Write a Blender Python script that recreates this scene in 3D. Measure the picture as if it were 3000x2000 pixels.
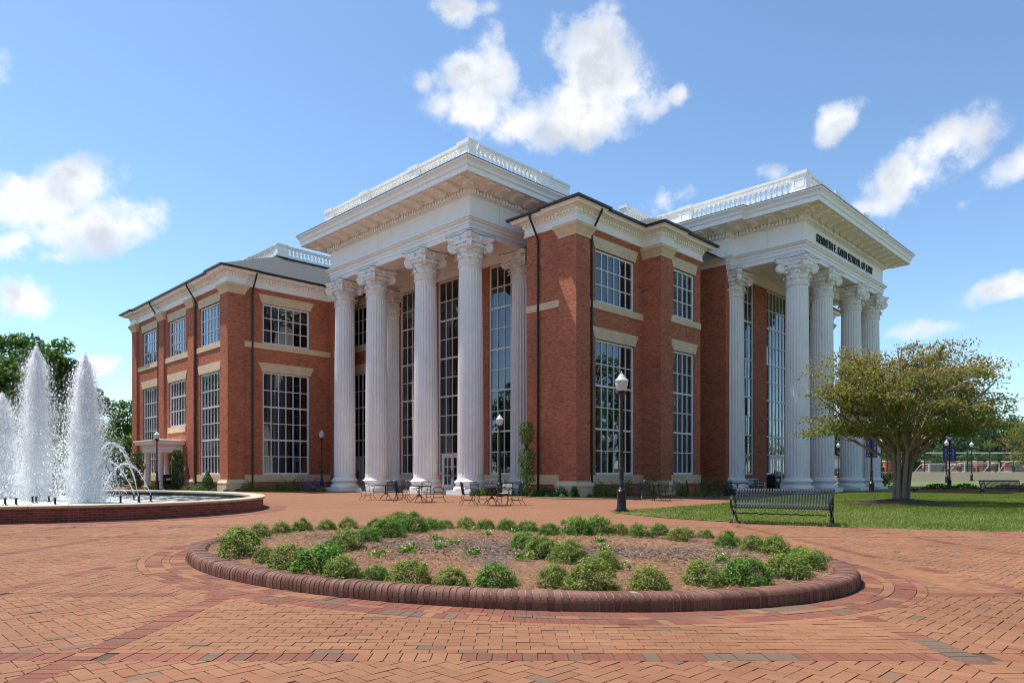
import bpy, math, random
import numpy as np
from mathutils import Vector, Matrix, Euler
R = math.radians
rnd = random.Random(7)
rng = np.random.default_rng(7)
for o in list(bpy.data.objects): bpy.data.objects.remove(o)
scene = bpy.context.scene
COL = scene.collection

# ------------------------------------------------------------------ camera
CAM_H = 1.25
cam_d = bpy.data.cameras.new('camera'); cam = bpy.data.objects.new('camera', cam_d); COL.objects.link(cam)
cam.location = (0, 0, CAM_H); cam.rotation_euler = (R(90), 0, 0)
cam_d.sensor_width = 36; cam_d.sensor_fit = 'HORIZONTAL'; cam_d.lens = 24.463; cam_d.shift_y = 0.1292
cam_d.clip_start = 0.1; cam_d.clip_end = 5000
scene.camera = cam

# ------------------------------------------------------------------ light and exposure
SUN_H = (-0.92, 0.39); SUN_EL = R(63.5)
sun_d = bpy.data.lights.new('sun', 'SUN'); sun = bpy.data.objects.new('sun', sun_d); COL.objects.link(sun)
_h = Vector((SUN_H[0], SUN_H[1])).normalized()
to_sun = Vector((_h.x * math.cos(SUN_EL), _h.y * math.cos(SUN_EL), math.sin(SUN_EL)))
sun.rotation_euler = to_sun.to_track_quat('Z', 'Y').to_euler()
sun.location = (-30, 10, 60)
sun_d.energy = 3.5; sun_d.angle = R(0.53); sun_d.color = (1.0, 0.955, 0.89)
scene.view_settings.view_transform = 'Standard'; scene.view_settings.look = 'None'
scene.view_settings.gamma = 1.0; scene.view_settings.exposure = 0.82
scene.view_settings.use_curve_mapping = False
scene.cycles.filter_width = 1.05; scene.cycles.max_bounces = 12; scene.cycles.diffuse_bounces = 6; scene.cycles.transparent_max_bounces = 24

# ------------------------------------------------------------------ node helpers
class NT:
    def __init__(s, tree): s.t = tree
    def n(s, typ, **kw):
        nd = s.t.nodes.new(typ)
        for k, v in kw.items():
            if k in ('inp',):
                for a, b in v.items(): s.set(nd, a, b)
            else: setattr(nd, k, v)
        return nd
    def set(s, nd, a, b):
        i = nd.inputs[a]
        if hasattr(b, 'is_linked') or isinstance(b, bpy.types.NodeSocket): s.t.links.new(b, i)
        else: i.default_value = b
    def math(s, op, a, b=None, c=None, clamp=False):
        nd = s.t.nodes.new('ShaderNodeMath'); nd.operation = op; nd.use_clamp = clamp
        s.set(nd, 0, a)
        if b is not None: s.set(nd, 1, b)
        if c is not None: s.set(nd, 2, c)
        return nd.outputs[0]
    def vmath(s, op, a, b=None, out=0):
        nd = s.t.nodes.new('ShaderNodeVectorMath'); nd.operation = op
        s.set(nd, 0, a)
        if b is not None:
            if op == 'SCALE': s.set(nd, 'Scale', b)
            else: s.set(nd, 1, b)
        return nd.outputs[out]
    def noise(s, vec, scale, detail=4, rough=0.55, out=0):
        nd = s.t.nodes.new('ShaderNodeTexNoise')
        if vec is not None: s.set(nd, 'Vector', vec)
        nd.inputs['Scale'].default_value = scale; nd.inputs['Detail'].default_value = detail
        nd.inputs['Roughness'].default_value = rough
        return nd.outputs[out]
    def ramp(s, fac, stops, interp='LINEAR'):
        nd = s.t.nodes.new('ShaderNodeValToRGB'); s.set(nd, 0, fac); cr = nd.color_ramp
        cr.interpolation = interp
        while len(cr.elements) > 1: cr.elements.remove(cr.elements[-1])
        cr.elements[0].position = stops[0][0]; cr.elements[0].color = (*stops[0][1], 1)
        for p, c in stops[1:]:
            e = cr.elements.new(p); e.color = (*c, 1)
        return nd.outputs[0]
    def mix(s, fac, a, b, mode='MIX'):
        nd = s.t.nodes.new('ShaderNodeMix'); nd.data_type = 'RGBA'; nd.blend_type = mode
        s.set(nd, 0, fac)
        for i, x in ((6, a), (7, b)):
            if isinstance(x, tuple) and len(x) == 3: x = (*x, 1)
            s.set(nd, i, x)
        return nd.outputs[2]

# ------------------------------------------------------------------ world: sky with cumulus clouds
world = bpy.data.worlds.new('World'); scene.world = world; world.use_nodes = True
T = NT(world.node_tree); T.t.nodes.clear()
skyt = T.n('ShaderNodeTexSky', sky_type='NISHITA', sun_disc=False, sun_elevation=SUN_EL,
           sun_rotation=math.atan2(_h.x, _h.y), altitude=700.0, air_density=0.9, dust_density=0.4, ozone_density=2.2)
D = T.n('ShaderNodeTexCoord').outputs['Generated']
D = T.vmath('NORMALIZE', D)
F = 2038.6
def dir_of(x, y):     # picture position (3000 wide) to a direction in the sky
    return Vector(((x - 1500) / F, 1.0, (1387.6 - y) / F)).normalized()
warp = T.vmath('SCALE', T.vmath('SUBTRACT', T.noise(D, 9, 3, 0.5, out=1), (0.5, 0.5, 0.5)), 0.07)
Dw = T.vmath('ADD', D, warp)
# (x, y, half width, half height, tilt degrees, strength): the cumulus of that afternoon
CL = [(1430, 205, 125, 105, -15, 1.0), (1395, 300, 130, 90, 20, 1.0), (1760, 205, 170, 130, -40, 1.1), (1720, 330, 200, 105, 12, 1.1),
      (1560, 340, 130, 75, 10, .8), (1340, 15, 90, 55, 0, .75), (1480, 190, 70, 90, 20, .7), (1660, 130, 100, 50, -20, .5),
      (120, 590, 210, 100, 12, 1.1), (320, 640, 190, 85, 20, 1.05), (40, 745, 120, 45, 5, .95), (190, 765, 110, 32, 5, .55), (60, 880, 120, 50, 5, 1.0),
      (2610, 510, 130, 60, 42, .8), (2760, 440, 160, 75, 25, .8), (2550, 610, 150, 60, 20, .55), (2475, 370, 75, 45, 45, .85),
      (2280, 490, 60, 25, 10, .55), (2960, 860, 130, 40, 8, .85), (2840, 580, 60, 30, 20, .5), (1960, 600, 80, 50, 20, .6),
      (2010, 270, 60, 35, 40, .55), (280, 1080, 80, 32, 5, .75), (2700, 975, 140, 30, 5, .55), (360, 1140, 60, 18, 0, .4),
      (1770, 20, 90, 40, 30, .35), (1250, 230, 50, 70, 60, .4), (2990, 470, 90, 60, 30, .6), (5, 190, 60, 50, 30, .5), (2920, 1090, 160, 45, 5, .5)]
acc = None
sepw = T.n('ShaderNodeSeparateXYZ', inp={0: Dw})
yy_ = T.math('MAXIMUM', sepw.outputs[1], 0.15)
G2 = T.n('ShaderNodeCombineXYZ', inp={0: T.math('DIVIDE', sepw.outputs[0], yy_), 1: T.math('DIVIDE', sepw.outputs[2], yy_)}).outputs[0]
for (x, y, w, h, tilt, st) in CL:
    mp = T.n('ShaderNodeMapping', vector_type='TEXTURE', inp={'Vector': G2, 'Location': ((x - 1500) / F, (1387.6 - y) / F, 0),
             'Rotation': (0, 0, R(tilt)), 'Scale': (w * 1.6 / F, h * 1.6 / F, 1)})
    gd = T.n('ShaderNodeTexGradient', gradient_type='SPHERICAL', inp={0: mp.outputs[0]})
    m = T.math('MULTIPLY', gd.outputs['Fac'], st * 1.4)
    acc = m if acc is None else T.math('MAXIMUM', acc, m)
acc = T.math('MULTIPLY', acc, T.math('GREATER_THAN', sepw.outputs[1], 0.2))
acc = T.math('MINIMUM', acc, 1.0)
# the same weather behind and above: scattered clouds, only outside the picture's field
sep = T.n('ShaderNodeSeparateXYZ', inp={0: D})
zz = T.math('MAXIMUM', sep.outputs[2], 0.08)
flat = T.n('ShaderNodeCombineXYZ', inp={0: T.math('DIVIDE', sep.outputs[0], zz), 1: T.math('DIVIDE', sep.outputs[1], zz)}).outputs[0]
scat = T.math('MULTIPLY', T.math('SUBTRACT', T.noise(flat, 1.1, 2, 0.5), 0.52), 4.5, clamp=True)
away = T.math('MULTIPLY', T.math('SUBTRACT', 0.55, sep.outputs[1]), 4.0, clamp=True)
up = T.math('MULTIPLY', T.math('SUBTRACT', sep.outputs[2], 0.02), 8.0, clamp=True)
scat = T.math('MULTIPLY', T.math('MULTIPLY', scat, away), up)
acc = T.math('MAXIMUM', acc, scat)
n1 = T.noise(D, 17, 8, 0.62); n2 = n1
nn = n1
den = T.math('ADD', acc, T.math('MULTIPLY', T.math('SUBTRACT', nn, 0.56), 2.7))
den = T.math('MULTIPLY', den, T.math('MULTIPLY', acc, 3.0, clamp=True))
fac = T.n('ShaderNodeMapRange', interpolation_type='SMOOTHSTEP', inp={0: den, 1: 0.06, 2: 0.95}).outputs[0]
fac = T.math('MULTIPLY', fac, 0.94)
# cloud brightness: thick parts and lee sides greyer
nsh = T.noise(T.vmath('ADD', D, tuple(-0.03 * to_sun)), 16, 2, 0.55)
sh = T.math('ADD', T.math('MULTIPLY', T.math('SUBTRACT', n1, nsh), -3.0), T.math('SUBTRACT', 0.86, T.math('MULTIPLY', T.math('SUBTRACT', den, 0.45), 0.34, clamp=True)), clamp=True)
ccol = T.ramp(sh, [(0.0, (0.66, 0.69, 0.75)), (0.45, (0.82, 0.84, 0.87)), (0.85, (0.98, 0.98, 0.99))])
bg1 = T.n('ShaderNodeBackground', inp={'Color': T.mix(1.0, skyt.outputs[0], (0.92, 1.01, 1.0), 'MULTIPLY'), 'Strength': 0.125})
bg2 = T.n('ShaderNodeBackground', inp={'Color': ccol, 'Strength': 0.63})
mx = T.n('ShaderNodeMixShader', inp={0: fac, 1: bg1.outputs[0], 2: bg2.outputs[0]})
T.n('ShaderNodeOutputWorld', inp={0: mx.outputs[0]})
world.cycles.sampling_method = 'MANUAL'; world.cycles.sample_map_resolution = 256

# ------------------------------------------------------------------ materials
MATS = {}
def new_mat(name):
    m = bpy.data.materials.new(name); m.use_nodes = True
    t = NT(m.node_tree); t.t.nodes.clear()
    p = t.n('ShaderNodeBsdfPrincipled'); o = t.n('ShaderNodeOutputMaterial', inp={0: p.outputs[0]})
    MATS[name] = m
    return m, t, p
def mat(name, col, rough=0.6, var=0.15, scale=3.0, bump=0.0, bscale=40.0, metal=0.0, spec=0.5, coord='Object', tint=None, dirt=None):
    m, t, p = new_mat(name)
    v = t.n('ShaderNodeNewGeometry').outputs['Position'] if coord == 'World' else t.n('ShaderNodeTexCoord').outputs[coord]
    n = t.noise(v, scale, 6, 0.6)
    lo = tuple(c * (1 - var) for c in col); hi = tuple(min(1, c * (1 + var)) for c in col)
    c = t.ramp(n, [(0.3, lo), (0.7, hi)])
    if tint:      # per-face random attribute chooses among colours
        a = t.n('ShaderNodeAttribute', attribute_name='tint').outputs['Fac']
        c2 = t.ramp(a, tint, 'LINEAR')
        c = t.mix(0.5 if False else 1.0, c2, t.ramp(n, [(0.3, (1 - var,) * 3), (0.7, (1 + var,) * 3)]), 'MULTIPLY')
    if dirt:
        dn = t.noise(v, dirt[0], 5, 0.7)
        c = t.mix(t.math('MULTIPLY', t.math('SUBTRACT', dn, 0.5), dirt[2], clamp=True), c, dirt[1])
    t.set(p, 'Base Color', c); t.set(p, 'Roughness', rough); t.set(p, 'Metallic', metal); t.set(p, 'Specular IOR Level', spec)
    if bump:
        b = t.n('ShaderNodeBump', inp={'Strength': bump, 'Distance': 0.02, 'Height': t.noise(v, bscale, 4, 0.6)})
        t.set(p, 'Normal', b.outputs[0])
    return m

def brick_mat(name, c1, c2, dark, mortar, bw=0.203, bh=0.0677):
    m, t, p = new_mat(name)
    uv = t.n('ShaderNodeTexCoord').outputs['UV']
    def br(off, col1, col2):
        b = t.n('ShaderNodeTexBrick', offset=0.5, squash=1.0)
        t.set(b, 'Vector', t.vmath('ADD', uv, off)); t.set(b, 'Color1', (*col1, 1)); t.set(b, 'Color2', (*col2, 1)); t.set(b, 'Mortar', (*mortar, 1))
        t.set(b, 'Scale', 1.0); t.set(b, 'Mortar Size', 0.0075); t.set(b, 'Mortar Smooth', 0.1); t.set(b, 'Bias', 0.0)
        t.set(b, 'Brick Width', bw); t.set(b, 'Row Height', bh)
        return b
    b1 = br((0, 0, 0), c1, c2)
    sx = t.n('ShaderNodeSeparateXYZ', inp={0: uv}); row = t.math('FLOOR', t.math('DIVIDE', sx.outputs[1], bh))
    colm = t.math('FLOOR', t.math('ADD', t.math('DIVIDE', sx.outputs[0], bw), t.math('MULTIPLY', t.math('MODULO', t.math('ABSOLUTE', row), 2.0), 0.5)))
    wn = t.n('ShaderNodeTexWhiteNoise', noise_dimensions='2D', inp={'Vector': t.n('ShaderNodeCombineXYZ', inp={0: colm, 1: row}).outputs[0]})
    bc = t.ramp(wn.outputs['Value'], [(0.0, dark), (0.1, tuple(0.5 * (x + y) for x, y in zip(dark, c2))), (0.22, c2), (0.7, c1), (1.0, tuple(min(1, 1.25 * x) for x in c1))])
    col = t.mix(b1.outputs['Fac'], bc, mortar)
    big = t.noise(uv, 0.35, 5, 0.6)
    col = t.mix(1.0, col, t.ramp(big, [(0.3, (0.86, 0.86, 0.88)), (0.7, (1.12, 1.1, 1.08))]), 'MULTIPLY')
    t.set(p, 'Base Color', col); t.set(p, 'Roughness', 0.85); t.set(p, 'Specular IOR Level', 0.25)
    bp = t.n('ShaderNodeBump', inp={'Strength': 0.5, 'Distance': 0.006, 'Height': t.math('SUBTRACT', 1.0, b1.outputs['Fac'])})
    t.set(p, 'Normal', bp.outputs[0])
    return m
brick_mat('brick', (0.49, 0.142, 0.066), (0.42, 0.118, 0.055), (0.23, 0.072, 0.04), (0.38, 0.21, 0.135))
m, t, p = new_mat('white')
v = t.n('ShaderNodeNewGeometry').outputs['Position']
stk = t.noise(t.n('ShaderNodeMapping', inp={'Vector': v, 'Scale': (5.0, 5.0, .35)}).outputs[0], 1.0, 5, .65)
blo = t.noise(v, .8, 5, .6)
c = t.ramp(blo, [(.3, (.86, .83, .775)), (.7, (.92, .90, .85))])
c = t.mix(t.math('MULTIPLY', t.math('SUBTRACT', stk, .56), 1.6, clamp=True), c, (.60, .56, .49))
t.set(p, 'Base Color', c); t.set(p, 'Roughness', .5)
mat('white_paint', (0.78, 0.78, 0.77), 0.4, 0.03, 2.0)
mat('sandstone', (0.70, 0.53, 0.33), 0.8, 0.10, 1.8, 0.15, 60, dirt=(1.1, (0.36, 0.27, 0.18), 0.8))
mat('capstone', (0.58, 0.47, 0.33), 0.75, 0.1, 2.0, 0.15, 60, dirt=(1.4, (0.40, 0.32, 0.22), 0.8))
mat('slate', (0.04, 0.043, 0.045), 0.8, 0.25, 9.0, 0.4, 14)
mat('gutter', (0.018, 0.016, 0.016), 0.4, 0.2, 2)
mat('black_metal', (0.016, 0.016, 0.017), 0.32, 0.2, 6, 0.05, 80, spec=0.6)
mat('bench_metal', (0.020, 0.020, 0.022), 0.22, 0.15, 8, spec=0.8)
mat('lead', (0.03, 0.035, 0.04), 0.5, 0.2, 3)
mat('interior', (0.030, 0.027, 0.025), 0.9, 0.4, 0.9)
mat('interior_red', (0.13, 0.045, 0.03), 0.9, 0.3, 0.9)
mat('curtain', (0.42, 0.43, 0.40), 0.9, 0.12, 2)
mat('letters', (0.012, 0.012, 0.012), 0.4, 0.1, 4)
mat('mortar', (0.34, 0.235, 0.195), 0.95, 0.15, 12, 0.3, 80)
mat('joint_sand', (0.095, 0.058, 0.036), 0.95, 0.25, 14, 0.3, 120)
# glass: thin, dark-tinted, reflective
m, t, p = new_mat('glass'); t.t.nodes.remove(p)
fr = t.n('ShaderNodeFresnel', inp={'IOR': 1.55})
ff = t.math('ADD', t.math('MULTIPLY', fr.outputs[0], 1.9), 0.015, clamp=True)
tr = t.n('ShaderNodeBsdfTransparent', inp={'Color': (0.50, 0.55, 0.54, 1)})
gl = t.n('ShaderNodeBsdfGlossy', inp={'Color': (0.85, 0.95, 1.0, 1), 'Roughness': 0.012})
mxs = t.n('ShaderNodeMixShader', inp={0: ff, 1: tr.outputs[0], 2: gl.outputs[0]})
t.set([n for n in t.t.nodes if n.bl_idname == 'ShaderNodeOutputMaterial'][0], 0, mxs.outputs[0])

# ------------------------------------------------------------------ mesh builder
class MB:
    def __init__(s): s.v = []; s.f = []; s.t = []; s.tv = 0.5
    def add(s, vs, fs):
        b = len(s.v); s.v.extend(vs); s.f.extend([tuple(b + i for i in f) for f in fs]); s.t.extend([s.tv] * len(fs)); return s
    def box(s, x0, x1, y0, y1, z0, z1, bottom=True):
        vs = [(x0, y0, z0), (x1, y0, z0), (x1, y1, z0), (x0, y1, z0), (x0, y0, z1), (x1, y0, z1), (x1, y1, z1), (x0, y1, z1)]
        fs = [(4, 5, 6, 7), (0, 1, 5, 4), (1, 2, 6, 5), (2, 3, 7, 6), (3, 0, 4, 7)]
        if bottom: fs.append((3, 2, 1, 0))
        return s.add(vs, fs)
    def taper(s, x0, x1, y0, y1, z0, z1, dx, dy=None):      # box whose top is grown by dx / dy on each side
        dy = dx if dy is None else dy
        vs = [(x0, y0, z0), (x1, y0, z0), (x1, y1, z0), (x0, y1, z0), (x0 - dx, y0 - dy, z1), (x1 + dx, y0 - dy, z1), (x1 + dx, y1 + dy, z1), (x0 - dx, y1 + dy, z1)]
        return s.add(vs, [(4, 5, 6, 7), (0, 1, 5, 4), (1, 2, 6, 5), (2, 3, 7, 6), (3, 0, 4, 7), (3, 2, 1, 0)])
    def quad(s, a, b, c, d): return s.add([a, b, c, d], [(0, 1, 2, 3)])
    def lathe(s, prof, n=24, cx=0, cy=0, cap=True, a0=0.0, a1=2 * math.pi):
        full = abs(a1 - a0 - 2 * math.pi) < 1e-6; m = n if full else n + 1
        vs = [(cx + r * math.cos(a0 + (a1 - a0) * i / n), cy + r * math.sin(a0 + (a1 - a0) * i / n), z) for (r, z) in prof for i in range(m)]
        fs = []
        for k in range(len(prof) - 1):
            for i in range(n):
                j = (i + 1) % m
                fs.append((k * m + i, k * m + j, (k + 1) * m + j, (k + 1) * m + i))
        if cap and full:
            fs.append(tuple(range(m - 1, -1, -1))); fs.append(tuple((len(prof) - 1) * m + i for i in range(m)))
        return s.add(vs, fs)
    def tube(s, pts, r, n=6, cap=True):
        pts = [Vector(p) for p in pts]; N = len(pts); rs = r if isinstance(r, (list, tuple)) else [r] * N
        vs = []; up = None
        for i, p in enumerate(pts):
            d = (pts[min(i + 1, N - 1)] - pts[max(i - 1, 0)]).normalized()
            if up is None:
                up = Vector((0, 0, 1)) if abs(d.z) < 0.9 else Vector((1, 0, 0))
            a = d.cross(up)
            if a.length < 1e-4: a = d.orthogonal()
            a.normalize(); b = a.cross(d).normalized(); up = b
            for k in range(n):
                an = 2 * math.pi * k / n
                vs.append(tuple(p + (a * math.cos(an) + b * math.sin(an)) * rs[i]))
        fs = [(i * n + k, i * n + (k + 1) % n, (i + 1) * n + (k + 1) % n, (i + 1) * n + k) for i in range(N - 1) for k in range(n)]
        if cap: fs.append(tuple(range(n - 1, -1, -1))); fs.append(tuple((N - 1) * n + k for k in range(n)))
        return s.add(vs, fs)
    def strip(s, pts, w, th, side):       # flat bar: width along side vector, thickness across
        pts = [Vector(p) for p in pts]; side = Vector(side).normalized(); N = len(pts); vs = []
        for i, p in enumerate(pts):
            d = (pts[min(i + 1, N - 1)] - pts[max(i - 1, 0)]).normalized(); nrm = d.cross(side).normalized()
            for (a, b) in ((-1, -1), (1, -1), (1, 1), (-1, 1)):
                vs.append(tuple(p + side * (a * w / 2) + nrm * (b * th / 2)))
        fs = [(i * 4 + k, i * 4 + (k + 1) % 4, (i + 1) * 4 + (k + 1) % 4, (i + 1) * 4 + k) for i in range(N - 1) for k in range(4)]
        fs += [(3, 2, 1, 0), tuple((N - 1) * 4 + k for k in range(4))]
        return s.add(vs, fs)
    def sweep(s, path, prof, closed=False, sign=1, endcap=True):
        # path: list of (x,y); prof: list of (outward offset, z). outward = right of travel * sign
        P = [Vector(p) for p in path]; N = len(P); rows = []
        for i in range(N):
            def nrm(a, b):
                d = (b - a).normalized(); return Vector((d.y, -d.x)) * sign
            if closed: n0 = nrm(P[i - 1], P[i]); n1 = nrm(P[i], P[(i + 1) % N])
            else:
                n0 = nrm(P[max(i - 1, 0)], P[max(i - 1, 0) + 1]); n1 = nrm(P[min(i, N - 2)], P[min(i, N - 2) + 1])
            m = n0 + n1; m = m / max(m.dot(m) / 2, 1e-6) if m.length > 1e-6 else n0
            rows.append([(P[i].x + m.x * o, P[i].y + m.y * o, z) for (o, z) in prof])
        K = len(prof); vs = [v for r in rows for v in r]; fs = []
        for i in range(N if closed else N - 1):
            j = (i + 1) % N
            for k in range(K - 1):
                q = (i * K + k, j * K + k, j * K + k + 1, i * K + k + 1)
                fs.append(q if sign > 0 else q[::-1])
        if endcap and not closed:
            fs.append(tuple(range(K))); fs.append(tuple((N - 1) * K + k for k in range(K - 1, -1, -1)))
        return s.add(vs, fs)
    def build(s, name, material, parent=None, smooth=False, origin=None, uv=True):
        me = bpy.data.meshes.new(name)
        off = origin or (0, 0, 0)
        vv = s.v if origin is None else [(a - off[0], b - off[1], c - off[2]) for a, b, c in s.v]
        me.from_pydata(vv, [], s.f); me.update()
        if uv:
            ul = me.uv_layers.new(name='UVMap'); co = np.array(s.v, dtype=np.float32).reshape(-1, 3)
            lv = np.empty(len(me.loops), dtype=np.int32); me.loops.foreach_get('vertex_index', lv)
            pn = np.empty(len(me.polygons) * 3, dtype=np.float32); me.polygons.foreach_get('normal', pn); pn = np.abs(pn.reshape(-1, 3))
            lt = np.empty(len(me.polygons), dtype=np.int32); me.polygons.foreach_get('loop_total', lt)
            ax = np.argmax(pn, axis=1); axl = np.repeat(ax, lt); c = co[lv]
            u = np.where(axl == 0, c[:, 1], c[:, 0]); w = np.where(axl == 2, c[:, 1], c[:, 2])
            ul.data.foreach_set('uv', np.stack([u, w], 1).ravel())
        if len(set(s.t)) > 1 or (s.t and s.t[0] != 0.5):
            a = me.attributes.new('tint', 'FLOAT', 'FACE'); a.data.foreach_set('value', np.array(s.t, dtype=np.float32))
        me.materials.append(MATS[material] if isinstance(material, str) else material)
        if smooth: me.polygons.foreach_set('use_smooth', [True] * len(me.polygons))
        o = bpy.data.objects.new(name, me); COL.objects.link(o)
        if origin is not None: o.location = off
        if parent is not None: o.parent = parent
        return o
def auto_smooth(o, ang=40):
    me = o.data; me.polygons.foreach_set('use_smooth', [True] * len(me.polygons))
    me.set_sharp_from_angle(angle=R(ang))
    return o
def tag(o, label, cat, group=None):
    o['label'] = label; o['category'] = cat
    if group: o['group'] = group
    return o
def struct(o, label=None):
    o['kind'] = 'structure'
    if label: o['label'] = label
    return o
def stuff(o, label=None, cat=None):
    o['kind'] = 'stuff'
    if label: o['label'] = label
    if cat: o['category'] = cat
    return o
def empty(name, loc=(0, 0, 0), rz=0.0):
    o = bpy.data.objects.new(name, None); COL.objects.link(o); o.location = loc; o.rotation_euler = (0, 0, rz)
    o.empty_display_size = 0.2
    return o
def kids(o): return [c for c in bpy.data.objects if c.parent == o]
CH = {}
def reg_children(root):
    d = {}
    for o in bpy.data.objects:
        if o.parent: d.setdefault(o.parent.name, []).append(o)
    return d
def copy_tree(o, loc=None, rz=None, label=None, parent=None, cmap=None, scale=None):
    cmap = cmap if cmap is not None else reg_children(o)
    c = o.copy(); COL.objects.link(c); c.parent = parent
    for ch in cmap.get(o.name, []): copy_tree(ch, parent=c, cmap=cmap)
    if loc is not None: c.location = loc
    if rz is not None: c.rotation_euler = (0, 0, rz)
    if scale is not None: c.scale = (scale,) * 3 if isinstance(scale, (int, float)) else scale
    if label: c['label'] = label
    return c
def inst(src, name, parent, loc, rot=(0, 0, 0), scale=(1, 1, 1), material=None):
    o = bpy.data.objects.new(name, src.data if hasattr(src, 'data') else src); COL.objects.link(o); o.parent = parent
    o.location = loc; o.rotation_euler = rot; o.scale = scale
    return o
def px(x, y, z=0.0):       # picture position (3000 wide) on the level z -> ground point of the survey
    Y = F * (CAM_H - z) / (y - 1387.6); return ((x - 1500) / F * Y, Y)
def mesh_np(name, V, Fq, material, parent=None, tint=None, smooth=False):
    me = bpy.data.meshes.new(name); V = np.asarray(V, dtype=np.float32); Fq = np.asarray(Fq, dtype=np.int32)
    k = Fq.shape[1]
    me.vertices.add(len(V)); me.vertices.foreach_set('co', V.ravel())
    me.loops.add(Fq.size); me.loops.foreach_set('vertex_index', Fq.ravel())
    me.polygons.add(len(Fq)); me.polygons.foreach_set('loop_start', np.arange(0, Fq.size, k, dtype=np.int32))
    me.update(calc_edges=True)
    if tint is not None:
        a = me.attributes.new('tint', 'FLOAT', 'FACE'); a.data.foreach_set('value', np.asarray(tint, dtype=np.float32))
    me.materials.append(MATS[material])
    if smooth: me.polygons.foreach_set('use_smooth', [True] * len(me.polygons))
    o = bpy.data.objects.new(name, me); COL.objects.link(o)
    if parent is not None: o.parent = parent
    return o
# ================================================================== the building
U0, V0 = 40.0, 38.0
PHI = R(90 - 44.82)
def W(u, v):        # survey axes of the building -> world
    c, s = math.cos(PHI), math.sin(PHI); return (c * u - s * v, s * u + c * v)
BLD = empty('college_building', (*W(U0, V0), 0), PHI)
tag(BLD, 'large red brick college building with two white columned porticoes and grey hip roof', 'building')
class BB(MB):
    def build(s, name, material, parent=None, smooth=False, **k):
        o = MB.build(s, name, material, parent or BLD, smooth, origin=(U0, V0, 0), **k)
        o.location = (0, 0, 0); return o
def bl(u, v, z=0): return (u - U0, v - V0, z)
Z_UT, Z_UB, Z_LT, Z_LB = 13.82, 10.865, 8.80, 1.20
Z_ENT, Z_EAVE = 14.83, 15.82

def wall(name, ax, pl, a0, a1, z0, z1, holes=(), rev=0.32, mtl='brick'):
    m = BB(); A = sorted({a0, a1, *[h[0] for h in holes], *[h[1] for h in holes]}); Zs = sorted({z0, z1, *[h[2] for h in holes], *[h[3] for h in holes]})
    P = (lambda a, z, d=0: (pl + d, a, z)) if ax == 'u' else (lambda a, z, d=0: (a, pl + d, z))
    for i in range(len(A) - 1):
        for k in range(len(Zs) - 1):
            ca, cz = (A[i] + A[i + 1]) / 2, (Zs[k] + Zs[k + 1]) / 2
            if any(h[0] < ca < h[1] and h[2] < cz < h[3] for h in holes): continue
            m.quad(P(A[i], Zs[k]), P(A[i + 1], Zs[k]), P(A[i + 1], Zs[k + 1]), P(A[i], Zs[k + 1]))
    for (b0, b1, y0, y1) in holes:
        m.quad(P(b0, y0), P(b0, y0, rev), P(b0, y1, rev), P(b0, y1)); m.quad(P(b1, y0), P(b1, y0, rev), P(b1, y1, rev), P(b1, y1))
        m.quad(P(b0, y1), P(b0, y1, rev), P(b1, y1, rev), P(b1, y1)); m.quad(P(b0, y0), P(b0, y0, rev), P(b1, y0, rev), P(b1, y0))
    return m.build(name, mtl)
pm = bpy.data.meshes.new('pane'); pm.from_pydata([(-.5, 0, -.5), (.5, 0, -.5), (.5, 0, .5), (-.5, 0, .5)], [], [(0, 1, 2, 3)]); pm.materials.append(MATS['glass'])
def bar(m, ax, pl, a0, a1, z0, z1, d0, d1):
    if ax == 'u': m.box(pl + d0, pl + d1, a0, a1, z0, z1)
    else: m.box(a0, a1, pl + d0, pl + d1, z0, z1)
def add_pane(par, ax, pl, a, z, w, h, d):
    rz = R(-90) if ax == 'u' else 0.0
    tz, tx = rnd.gauss(0, R(.28)), rnd.gauss(0, R(.28))
    u, v = (pl + d, a) if ax == 'u' else (a, pl + d)
    return inst(pm, 'pane', par, bl(u, v, z), (tx, 0, rz + tz) if ax == 'v' else (0, tx, rz + tz), (w, 1, h))
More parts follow.
